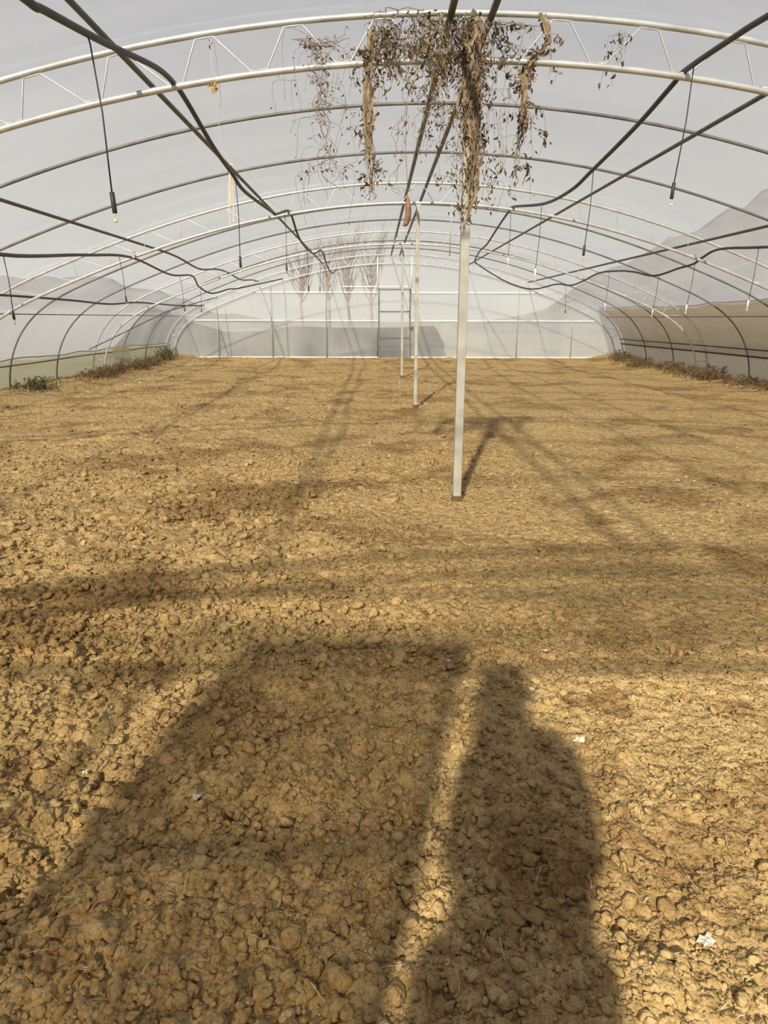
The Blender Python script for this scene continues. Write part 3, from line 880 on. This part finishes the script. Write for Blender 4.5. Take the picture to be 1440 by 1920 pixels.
# torn flap by the third truss
o = MB().grid(np.array([[(-6.22 + 0.09 * a + .02 * math.sin(7 * b), 15.25 + 0.75 * a, 0.30 + 0.30 * b - 0.10 * a * (1 - b)) for b in np.linspace(0, 1, 9)] for a in np.linspace(0, 1, 9)])).build('torn_flap', M_APRON)
tag(o, 'torn hanging flap of plastic by the foot of the third truss', 'plastic flap')


# ================================================================== DEAD VINES
LEAFV = np.array([(0, 0, 0), (0.22, 0.30, 0.10), (0.12, 0.70, -0.12), (0.06, 1.0, -0.30), (-0.16, 0.75, 0.06), (-0.20, 0.35, 0.14), (0, 0.45, -0.14)])
LEAFF = [(0, 1, 6), (1, 2, 6), (2, 3, 6), (3, 4, 6), (4, 5, 6), (5, 0, 6)]


def leaves(mb, pts, rnd, lo=0.018, hi=0.05, droop=0.75):
    for p_ in pts:
        s = rnd.uniform(lo, hi)
        d = np.array([rnd.gauss(0, 1), rnd.gauss(0, 1), -abs(rnd.gauss(droop * 2, 0.8))]); d /= np.linalg.norm(d)
        u_ = np.cross(d, [rnd.gauss(0, 1), rnd.gauss(0, 1), rnd.gauss(0, .4)]); u_ /= np.linalg.norm(u_) + 1e-9
        w_ = np.cross(u_, d)
        c = rnd.uniform(0.5, 2.2)
        L = LEAFV * [rnd.uniform(.5, 1.0), 1, c]
        mb.add(p_ + s * (L[:, :1] * u_ + L[:, 1:2] * d + L[:, 2:] * w_), LEAFF)


def strand(path, rnd, wob, n=None):
    P = smooth_path(path, 10) if len(path) > 2 else np.linspace(path[0], path[-1], 14)
    k = len(P)
    ph = [rnd.uniform(0, 6.28) for _ in range(6)]
    t = np.arange(k)
    w = np.stack([wob * (np.sin(t * .55 + ph[i]) + .6 * np.sin(t * 1.3 + ph[i + 3])) for i in range(3)], 1)
    w[:, 2] *= 0.3
    return P + w


def vine(label, paths, n_leaf, leaf_mats, seed, spread=0.05, wob=0.02, stems=6, r=0.0022, husk=0, tendrils=10, lo=.018, hi=.05, lateral=0.14):
    rnd = random.Random(seed)
    base = paths[0][0]
    t = tag(empty('dead_vine', base), label, 'dead vine', 'dead vines on the nearest truss')
    lines = []
    mb = MB()
    for path in paths:
        for _ in range(stems):
            off = np.array([rnd.gauss(0, spread * .5), rnd.gauss(0, spread * .5), 0])
            L = strand([np.array(q) + off for q in path], rnd, wob)
            k0 = rnd.randint(0, max(0, len(L) // 4)); k1 = rnd.randint(int(len(L) * .7), len(L))
            L = L[k0:k1]
            if len(L) < 3: continue
            lines.append(L)
            mb.tube(L, r * rnd.uniform(.6, 1.6), 5)
    for _ in range(tendrils):
        L = rnd.choice(lines); q = L[rnd.randrange(len(L))]
        a = rnd.uniform(0, 6.28); ln = rnd.uniform(.3, 1.0) * lateral
        p2 = q + [math.cos(a) * ln * .7, math.sin(a) * ln * .3, rnd.uniform(-.4, .08) * ln]
        p3 = p2 + [math.cos(a) * ln * rnd.uniform(-.4, .3), rnd.uniform(-.02, .02), -rnd.uniform(.3, 1.5) * ln]
        T_ = smooth_path([q, p2, p3], 6)
        lines.append(T_)
        mb.tube(T_, 0.0010, 4)
    o = mb.build('stems', M_VINE, t); o['kind'] = 'stuff'
    for mi, m in enumerate(leaf_mats):
        pts = []
        for _ in range(n_leaf // len(leaf_mats)):
            L = rnd.choice(lines); q = L[rnd.randrange(len(L))]
            pts.append(q + [rnd.gauss(0, spread * .55), rnd.gauss(0, spread * .55), rnd.gauss(0, spread * .3)])
        mb = MB(); leaves(mb, pts, rnd, lo, hi)
        o = mb.build(('leaves', 'dark_leaves', 'pale_leaves')[mi], m, t, False); o['kind'] = 'stuff'
    if husk:
        mb = MB()
        for _ in range(husk):                              # long pale bast strips
            path = rnd.choice(paths); off = np.array([rnd.gauss(0, spread * .45), -abs(rnd.gauss(0, spread * .5)), 0])
            L = strand([np.array(q) + off for q in path], rnd, wob * .8)
            a = rnd.randint(0, int(len(L) * .6)); L = L[a:a + rnd.randint(5, 12)]
            if len(L) < 3: continue
            w = rnd.uniform(.004, .011)
            side = np.array([1, rnd.uniform(-.6, .6), 0.1]); side /= np.linalg.norm(side)
            G = np.stack([L - side * w, L + [0, -.003, 0], L + side * w], 1)
            mb.grid(G)
        o = mb.build('husk_strips', M_HUSK, t, False); o['kind'] = 'stuff'
    return t

y0 = D1
LV = [M_LEAF, M_LEAFD, M_HUSK]
vine('thick column of dead vine wrapped down the nearest white post',
     [[(0.0, y0 - .03, 2.855), (0.01, y0 - .04, 2.6), (0.02, y0 - .035, 2.2), (0.02, y0 - .03, 1.76)], [(0.03, y0 - .03, 2.855), (0.02, y0 - .045, 2.5), (0.035, y0 - .03, 2.05), (0.01, y0 - .04, 1.72)],
      [(-.02, y0 - .02, 2.855), (0.0, y0 - .03, 2.7), (-.01, y0 - .03, 2.3), (.03, y0 - .03, 1.85)]],
     1300, LV, 1, 0.042, 0.016, 15, 0.0022, 46, 40, .012, .036, .18)
vine('dense mat of dead vine on the truss between the post and the gourd',
     [[(-.62, y0, 2.80), (-.45, y0 - .02, 2.84), (-.25, y0, 2.855), (-.05, y0, 2.855)], [(-.55, y0, 2.76), (-.45, y0, 2.72), (-.30, y0, 2.66), (-.12, y0, 2.66)],
      [(-.30, y0, 2.86), (-.28, y0 - .02, 2.72), (-.33, y0, 2.55), (-.36, y0, 2.42)], [(-.10, y0 - .02, 2.855), (-.13, y0 - .03, 2.7), (-.19, y0 - .02, 2.48), (-.22, y0, 2.32)],
      [(-.16, y0 - .02, 2.855), (-.17, y0 - .03, 2.7), (-.18, y0 - .02, 2.55), (-.20, y0, 2.38)],
      [(-.42, y0, 2.84), (-.42, y0 - .02, 2.70), (-.44, y0, 2.58)]]
     + [[(x_, y0, 2.855), (x_ + .02, y0 - .02, 2.74), (x_ - .01, y0 - .01, zb_)] for x_, zb_ in ((-.53, 2.62), (-.47, 2.60), (-.40, 2.52), (-.34, 2.58), (-.27, 2.63), (-.23, 2.5), (-.16, 2.42), (-.11, 2.34), (-.08, 2.45))],
     1250, [M_LEAF, M_LEAFD, M_HUSK], 2, 0.045, 0.020, 4, 0.0016, 26, 110, .012, .036, .16)
vine('narrow dead vine strand hanging from the truss above the gourd',
     [[(-.57, y0, 2.84), (-.59, y0 - .02, 2.62), (-.60, y0 - .02, 2.3), (-.575, y0 - .02, 1.98), (-.585, y0 - .02, 1.86)], [(-.56, y0, 2.80), (-.585, y0 - .02, 2.55), (-.595, y0 - .02, 2.2), (-.57, y0 - .02, 2.02)]],
     380, [M_LEAF, M_LEAFD, M_HUSK], 3, 0.024, 0.010, 6, 0.0020, 16, 22, .014, .040, .14)
vine('twisted dead vine strand hanging to the right of the post',
     [[(.40, y0 - .02, 2.86), (.44, y0 - .02, 2.72), (.36, y0 - .025, 2.64), (.325, y0 - .02, 2.57), (.315, y0 - .02, 2.3), (.30, y0 - .02, 2.08), (.305, y0 - .02, 1.93)],
      [(.36, y0 - .025, 2.64), (.325, y0 - .02, 2.57), (.31, y0 - .02, 2.35), (.30, y0 - .02, 2.15)]],
     360, [M_LEAF, M_LEAFD, M_HUSK], 4, 0.022, 0.010, 6, 0.0022, 20, 24, .014, .044, .15)
vine('sparse wispy tangle of dead vine on the truss left of the thick mat',
     [[(-1.05, y0, 2.74), (-.92, y0, 2.70), (-.80, y0, 2.72), (-.70, y0, 2.78)], [(-.90, y0, 2.77), (-.86, y0, 2.66), (-.85, y0, 2.50), (-.84, y0, 2.36)], [(-.84, y0, 2.5), (-.85, y0, 2.2), (-.80, y0, 1.95)]],
     190, [M_LEAFD, M_LEAF], 5, 0.035, 0.03, 6, 0.0013, 0, 60, .010, .028, .26)
vine('loose dead vine sprays between the post and the twisted strand',
     [[(.08, y0, 2.84), (.16, y0, 2.76), (.22, y0, 2.68), (.27, y0, 2.60)], [(.05, y0, 2.78), (.10, y0, 2.6), (.08, y0, 2.4)], [(.10, y0, 2.82), (.28, y0, 2.81), (.42, y0, 2.80)]],
     170, [M_LEAFD, M_LEAF], 6, 0.03, 0.02, 4, 0.0014, 4, 40, .014, .042, .2)
vine('small dry sprig caught on the truss at the right',
     [[(.87, y0, 2.80), (.86, y0, 2.70), (.84, y0, 2.58)]], 22, [M_LEAFD], 7, 0.03, 0.015, 3, 0.0013, 0, 6, .018, .045, .15)
vine('fine dead vine threads trailing below the mat beside the gourd',
     [[(-.38, y0, 2.5), (-.40, y0, 2.25), (-.42, y0, 2.0), (-.40, y0, 1.9)], [(-.30, y0, 2.5), (-.29, y0, 2.3), (-.31, y0, 2.12)], [(-.10, y0, 2.5), (-.11, y0, 2.25), (-.12, y0, 2.05)], [(.16, y0, 2.5), (.17, y0, 2.2), (.15, y0, 1.95)]],
     95, [M_LEAFD, M_HUSK], 8, 0.05, 0.02, 3, 0.0010, 0, 24, .014, .04, .2)

# hanging gourd
t = tag(empty('dried_gourd', (-0.36, y0, 1.905)), 'brown dried gourd hanging by a thread below the ridge', 'gourd')
MB().tube([(-0.365, y0, 2.42), (-0.372, y0, 2.2), (-0.36, y0, 2.0), (-0.358, y0, 1.905)], 0.0018, 5).build('stem', M_VINE, t)
MB().tube(smooth_path([(-0.358, y0, 1.915), (-0.353, y0, 1.875), (-0.351, y0, 1.83), (-0.355, y0, 1.785), (-0.366, y0, 1.757), (-0.382, y0, 1.746)], 5),
          np.interp(np.linspace(0, 1, 26), [0, .08, .3, .6, .85, 1], [.002, .009, .018, .0195, .015, .005]), 12).build('fruit', M_GOURD, t)
# yellow leaf and twine
mb = MB(); rnd = random.Random(3)
leaves(mb, [np.array((-1.478 + rnd.gauss(0, .012), y0 - .02, 2.50 + rnd.gauss(0, .012))) for _ in range(9)], rnd, .03, .05)
o = mb.build('yellow_leaf_tuft', M_YLEAF, None, False)
tag(o, 'crumpled yellow leaf tuft stuck to the nearest truss lower chord', 'leaf tuft')
mb = MB()
mb.tube(smooth_path([(-1.49, y0, 2.74), (-1.488, y0 - .02, 2.6), (-1.478, y0 - .02, 2.5), (-1.47, y0 - .01, 2.3), (-1.45, y0, 2.12)], 6), 0.0013, 5)
tag(mb.build('twine', M_TWINE), 'thin pale twine hanging past the yellow leaf tuft', 'twine')
mb = MB(); mb.tube(smooth_path([(-1.475, y0, 2.76), (-1.462, y0, 2.6), (-1.45, y0, 2.44), (-1.455, y0, 2.38)], 6), 0.0011, 5)
leaves(mb, [np.array((-1.487, y0 - .015, 2.72)), np.array((-1.478, y0 - .015, 2.71)), np.array((-1.495, y0, 2.70))], rnd, .02, .03)
tag(mb.build('twine', M_VINE), 'dark dry tendril with small leaves above the yellow tuft', 'tendril')
t = tag(empty('pale_ribbon', (-2.03, 7.63, 2.78)), 'pale cream ribbon folded double, hanging from the upper left roof pipe', 'ribbon')
for dx, dy, zb in ((-.018, 0, 2.10), (.014, .01, 2.16), (-.002, -.01, 2.42)):
    c = smooth_path([(-2.015 + dx * .3, 7.63 + dy, 2.70), (-2.025 + dx, 7.63 + dy, 2.5), (-2.03 + dx * 1.4, 7.63 + dy, 2.3), (-2.035 + dx, 7.63 + dy, zb)], 6)
    G = np.stack([c + [-.006, 0, 0], c + [0, -.004, 0], c + [.006, 0, 0]], 1)
    MB().grid(G).build('strip', M_TWINE, t)
MB().tube([(-1.985, 7.63, 2.63), (-2.0, 7.63, 2.70), (-2.02, 7.63, 2.66)], 0.004, 6).build('knot', M_TWINE, t)
tag(MB().tube([(0.434, 9.554, 2.61), (0.430, 9.55, 2.3), (0.424, 9.55, 1.991)], 0.0085, 6).build('hanging_stick', M_POST), 'thin white stick hanging from the second truss beside the middle post', 'stick')


# ================================================================== SMALL THINGS ON THE SOIL
M_SCRAP = simple('dull_white_scrap', (0.46, 0.44, 0.38), (0.62, 0.60, 0.54), 0.6, 0.0, 60.0)


def scrap(x, y, s, seed, label, mat=M_SCRAP):
    rnd = np.random.default_rng(seed)
    k = 12
    ang = np.linspace(0, 2 * math.pi, k, endpoint=False)
    rr = s * rnd.uniform(.40, 1.15, k)
    z = float(gh(x, y)) + 0.012
    outer = np.c_[x + rr * np.cos(ang), y + rr * np.sin(ang) * .8, z + s * rnd.uniform(-.15, .45, k)]
    inner = np.c_[x + .5 * rr * np.cos(ang + .2), y + .45 * rr * np.sin(ang + .2), z + s * rnd.uniform(.1, .6, k)]
    V = np.vstack([outer, inner, [(x, y, z + s * .35)]])
    Fs = [(i, (i + 1) % k, k + (i + 1) % k, k + i) for i in range(k)] + [(k + i, k + (i + 1) % k, 2 * k) for i in range(k)]
    o = MB().add(V, Fs).build('plastic_scrap', mat, None, False)
    sd = o.modifiers.new('thick', 'SOLIDIFY'); sd.thickness = 0.0015
    return tag(o, label, 'scrap', 'white scraps on the soil')

scrap(0.048, 1.749, 0.021, 1, 'crumpled white plastic scrap beside the shoulder of the shadow')
scrap(-1.007, 1.479, 0.017, 2, 'pale oval flake on cloddy soil left of the shadows')
scrap(-1.349, 1.62, 0.013, 3, 'small white chip near the left picture edge')
scrap(0.109, 1.075, 0.019, 4, 'crumpled white paper scrap at lower right on sunlit crust')
scrap(-0.286, 2.261, 0.010, 5, 'tiny white chip inside the door shadow, left of the head shadow')
scrap(0.085, 2.321, 0.012, 6, 'tiny white chip between the bar shadows')
scrap(-0.024, 2.052, 0.012, 7, 'tiny white chip just right of the head shadow')
scrap(-1.141, 4.931, 0.022, 8, 'pale flake on the soil ahead of the nearest post, on the left half')
scrap(1.75, 5.048, 0.02, 9, 'white flake on the right half, the one nearer the post')
scrap(1.86, 5.013, 0.018, 10, 'white flake on the right half, the one nearer the curtain')
scrap(-4.95, 13.0, 0.05, 11, 'white litter at the weedy foot of the left wall')
scrap(-4.6, 19.1, 0.06, 12, 'pale litter against the bottom of the far gable')


# dry weeds at the foot of the side walls
def weed(x, y, h, n, mat, label, seed, w=0.25):
    rnd = random.Random(seed)
    z = float(gh(x, y))
    t = tag(empty('dry_weed', (x, y, z)), label, 'weed')
    mb = MB(); lv = []
    for _ in range(n):
        a = rnd.uniform(0, 6.28); ln = h * rnd.uniform(.4, 1.1); lean = rnd.uniform(.1, .8)
        bx, by = x + rnd.gauss(0, w * .4), y + rnd.gauss(0, w)
        bz = float(gh(bx, by)) - .01
        c = smooth_path([(bx, by, bz), (bx + math.cos(a) * ln * lean * .3, by + math.sin(a) * ln * lean * .3, bz + ln * .6), (bx + math.cos(a) * ln * lean * .8, by + math.sin(a) * ln * lean * .8, bz + ln * .85)], 4)
        mb.tube(c, np.linspace(.0045, .0015, len(c)), 4)
        lv += [c[rnd.randrange(3, len(c))] for _ in range(4)]
    o = mb.build('stalks', mat, t); o['kind'] = 'stuff'
    mb = MB(); leaves(mb, lv, rnd, .02, .05, .2)
    o = mb.build('withered_leaves', mat, t, False); o['kind'] = 'stuff'

LW = [(11.2, .22, M_WEEDG, 'dull green weed clump at the left picture edge'), (13.35, .16, M_WEED, 'low brown weed clump along the left wall, nearest of the brown ones'), (14.0, .20, M_WEED, 'brown weed clump before the foot of the third truss'),
      (14.75, .24, M_WEED, 'dark weed clump around the foot of the third truss'), (15.9, .22, M_WEED, 'brown weed clump just past the third truss on the left'), (17.0, .24, M_WEED, 'brown weed clump along the left wall near its last rib'), (18.2, .36, M_WEEDG, 'dark bushy weed clump in the far left corner')]
for i, (y, h, m, lb) in enumerate(LW):
    weed(-5.95 + 0.06 * math.sin(i * 2), y, h, 110, m, lb, 60 + i, 0.28)
RW = [(10.9, .14, M_WEED, 'low dry weed clump at the right picture edge below the curtain'), (12.1, .18, M_WEED, 'dry weed clump below the curtain, second from the picture edge'), (13.4, .30, M_WEED, 'dry weed clump below the curtain at the third rib'),
      (14.3, .20, M_WEED, 'low dry weed clump at the right foot of the third truss'), (15.6, .20, M_WEED, 'dry weed clump below the curtain past the third truss'), (17.0, .28, M_WEED, 'tall dry weed clump below the curtain near the far gable'), (18.5, .24, M_WEED, 'dry weed clump in the far right corner')]
for i, (y, h, m, lb) in enumerate(RW):
    weed(5.95 + 0.06 * math.sin(i * 2), y, h, 110, m, lb, 80 + i, 0.30)


# bare trees beyond the far gable
def bare_tree(x, y, h, seed, label, n=26):
    rnd = random.Random(seed)
    t = tag(empty('bare_tree', (x, y, -0.12)), label, 'tree', 'bare trees behind the far gable')
    trunk = smooth_path([(x, y, -0.15), (x + .05, y, h * .3), (x, y + .1, h * .65), (x + .05, y, h)], 5)
    MB().tube(trunk, np.linspace(.09, .015, len(trunk)), 7).build('trunk', M_BARK, t)
    mb = MB()
    for _ in range(n):
        k = rnd.randrange(8, len(trunk) - 1); q = trunk[k]; a = rnd.uniform(0, 6.28); ln = h * rnd.uniform(.18, .42)
        d = np.array([math.cos(a) * .45, math.sin(a) * .45, 1.0])
        c = smooth_path([q, q + d * ln * .4 + [math.cos(a) * .1, math.sin(a) * .1, 0], q + d * ln], 4)
        mb.tube(c, np.linspace(.03, .006, len(c)), 5)
        for _ in range(5):
            p_ = c[rnd.randrange(2, len(c))]; a2 = a + rnd.uniform(-1, 1); l2 = ln * rnd.uniform(.3, .6)
            mb.tube([p_, p_ + np.array([math.cos(a2) * .4, math.sin(a2) * .4, .7]) * l2 * .5, p_ + np.array([math.cos(a2) * .5, math.sin(a2) * .5, 1.1]) * l2], [.012, .008, .004], 4)
    o = mb.build('branches', M_BARK, t); o['kind'] = 'stuff'

for i, (x, y, h, lb) in enumerate([(-3.7, 30, 3.5, 'bare tree behind the far gable, farthest to the left'), (-1.75, 31, 3.7, 'bare tree behind the far gable, third from the left'), (-0.75, 29.5, 3.5, 'bare tree behind the far gable, just left of the door'),
                                  (-2.75, 33.5, 3.9, 'bare tree behind the far gable, second from the left, set back')]):
    bare_tree(x, y, h, 40 + i, lb, 34)


# ================================================================== PHOTOGRAPHER (known from the shadow on the soil)
def person():
    px, py = -0.585, -0.27
    t = tag(empty('person', (px, py, 0)), 'person in a long coat holding up a phone, casting the figure shadow', 'person')
    J = {  # joint: (position, radius)
        'pelvis': ((px, py, .92), .125), 'waist': ((px, py, 1.08), .12), 'chest': ((px - .01, py, 1.28), .125), 'collar': ((px - .03, py, 1.41), .075),
        'neck': ((px - .07, py + .01, 1.49), .056), 'jaw': ((px - .08, py + .035, 1.56), .070), 'skull': ((px - .08, py + .025, 1.655), .085), 'crown': ((px - .08, py + .02, 1.70), .060),
        'nose': ((px - .08, py + .125, 1.60), .014),
    }
    E = [('pelvis', 'waist'), ('waist', 'chest'), ('chest', 'collar'), ('collar', 'neck'), ('neck', 'jaw'), ('jaw', 'skull'), ('skull', 'crown'), ('jaw', 'nose')]
    for s, k in ((-1, 'l'), (1, 'r')):
        hx = CAM[0] + s * .052
        J.update({k + 'sh': ((px - .01 + s * .115, py, 1.37), .05), k + 'el': ((px + s * .135, py - .02, 1.12), .04), k + 'wr': ((hx + s * .03, py + .17, 1.15), .030), k + 'ha': ((hx + s * .012, py + .218, 1.17), .026),
                  k + 'hip': ((px + s * .095, py, .86), .095), k + 'kn': ((px + s * .105, py + .02, .48), .060), k + 'an': ((px + s * .11, py - .02, .09), .042), k + 'heel': ((px + s * .11, py - .05, .04), .038), k + 'toe': ((px + s * .125, py + .14, .035), .034)})
        E += [('collar', k + 'sh'), (k + 'sh', k + 'el'), (k + 'el', k + 'wr'), (k + 'wr', k + 'ha'), ('pelvis', k + 'hip'), (k + 'hip', k + 'kn'), (k + 'kn', k + 'an'), (k + 'an', k + 'heel'), (k + 'an', k + 'toe')]
        for f, (dz, ln) in enumerate(((.026, .030), (.010, .034), (-.006, .032), (-.022, .026))):
            a = (hx + s * .006, py + .236, 1.17 + dz); b = (hx - s * (ln * .3), py + .250, 1.172 + dz * 1.2)
            J[k + 'f%d' % f] = (a, .008); J[k + 'g%d' % f] = (b, .0075)
            E += [(k + 'ha', k + 'f%d' % f), (k + 'f%d' % f, k + 'g%d' % f)]
        J[k + 'th'] = ((hx - s * .004, py + .205, 1.19), .009); J[k + 'tt'] = ((hx - s * .028, py + .212, 1.20), .008)
        E += [(k + 'ha', k + 'th'), (k + 'th', k + 'tt')]
    names = list(J)
    me = bpy.data.meshes.new('body')
    me.from_pydata([J[k][0] for k in names], [(names.index(a), names.index(b)) for a, b in E], [])
    me.materials.append(M_SKIN)
    o = bpy.data.objects.new('body', me); COL.objects.link(o); o.parent = t; o.matrix_parent_inverse = Matrix.Translation((-px, -py, 0))
    o.modifiers.new('skin', 'SKIN')
    sv = me.skin_vertices[0].data
    for i, k in enumerate(names):
        sv[i].radius = (J[k][1],) * 2
        sv[i].use_root = (k == 'pelvis')
    sd = o.modifiers.new('smooth', 'SUBSURF'); sd.levels = 2; sd.render_levels = 2

    def loft(name, rings, mat, n=28):
        a = np.linspace(0, 2 * math.pi, n, endpoint=False)
        mb = MB()
        V = np.concatenate([np.c_[cx_ + rx * np.cos(a), cy_ + ry * np.sin(a), np.full(n, z)] for cx_, cy_, z, rx, ry in rings])
        mb.add(V, [(i * n + k, i * n + (k + 1) % n, (i + 1) * n + (k + 1) % n, (i + 1) * n + k) for i in range(len(rings) - 1) for k in range(n)])
        return mb.build(name, mat, t)
    loft('coat', [(px + .025, py, .42, .148, .125), (px + .025, py, .60, .146, .13), (px + .025, py, .85, .146, .13), (px + .015, py, 1.05, .15, .13), (px, py, 1.22, .158, .13), (px - .003, py, 1.33, .164, .12), (px - .003, py, 1.40, .160, .105), (px - .01, py, 1.435, .135, .09), (px - .05, py, 1.458, .085, .08), (px - .08, py, 1.49, .068, .068)], M_COAT)
    for s in (-1, 1):
        hx = CAM[0] + s * .052
        MB().tube(smooth_path([(px - .01 + s * .115, py, 1.36), (px + s * .13, py - .01, 1.25), (px + s * .14, py - .025, 1.13), (hx + s * .075, py + .08, 1.13), (hx + s * .035, py + .16, 1.148)], 6),
                  np.interp(np.linspace(0, 1, 25), [0, .45, .55, 1], [.062, .054, .055, .042]), 14).build('sleeve', M_COAT, t)
        MB().tube([(px + s * .095, py, .90), (px + s * .10, py + .01, .66), (px + s * .105, py + .02, .46), (px + s * .11, py - .01, .10)], [.105, .09, .078, .066], 14).build('trouser_leg', M_TROUS, t)
        MB().tube(smooth_path([(px + s * .11, py - .085, .045), (px + s * .11, py - .04, .055), (px + s * .118, py + .05, .05), (px + s * .126, py + .14, .04), (px + s * .13, py + .185, .035)], 4),
                  np.interp(np.linspace(0, 1, 17), [0, .15, .5, .85, 1], [.02, .045, .045, .04, .018]), 12).build('shoe', M_SHOE, t)
    # cropped hair cap
    a = np.linspace(0, 2 * math.pi, 28, endpoint=False)
    rings = []
    for ph in np.linspace(0.02, 2.2, 10):
        rings.append(np.c_[px - .08 + .088 * math.sin(min(ph, 1.6)) * np.cos(a), py + .002 + .098 * math.sin(min(ph, 1.7)) * np.sin(a) - .012 * ph, np.full(28, 1.645) + .105 * np.cos(ph) - max(0, ph - 1.5) * .16 + .03 * np.sin(a) * ph * .6])
    MB().add(np.concatenate(rings), [(i * 28 + k, i * 28 + (k + 1) % 28, (i + 1) * 28 + (k + 1) % 28, (i + 1) * 28 + k) for i in range(9) for k in range(28)]).build('hair', M_HAIR, t)
    for s in (-1, 1):
        q = (px - .08 + s * .030, py + .100, 1.625)
        MB().tube([np.array(q) + [0, -.012, 0], np.array(q), np.array(q) + [0, .010, 0]], [.006, .012, .004], 10).build('eye', M_WHITE, t)
        q = np.array((px - .08 + s * .086, py + .015, 1.605))
        MB().tube([q + [0, 0, -.03], q + [s * .012, -.005, 0], q + [s * .008, -.008, .03]], [.006, .014, .008], 8).build('ear', M_SKIN, t)
    MB().tube([(px - .105, py + .100, 1.555), (px - .08, py + .108, 1.553), (px - .045, py + .100, 1.555)], [.003, .007, .003], 8).build('mouth', M_GOURD, t)

person()
t = tag(empty('phone', (CAM[0], -0.03, 1.19)), 'black phone held upright in both hands of the photographer', 'phone')
o = MB().box((CAM[0] - .038, -0.036, 1.112), (CAM[0] + .038, -0.027, 1.272)).build('case', M_PHONE, t, False)
bv = o.modifiers.new('edge', 'BEVEL'); bv.width = 0.003; bv.segments = 2
MB().tube([(CAM[0], -0.028, 1.245), (CAM[0], -0.0255, 1.245)], 0.011, 16).build('lens_ring', M_STEEL, t)
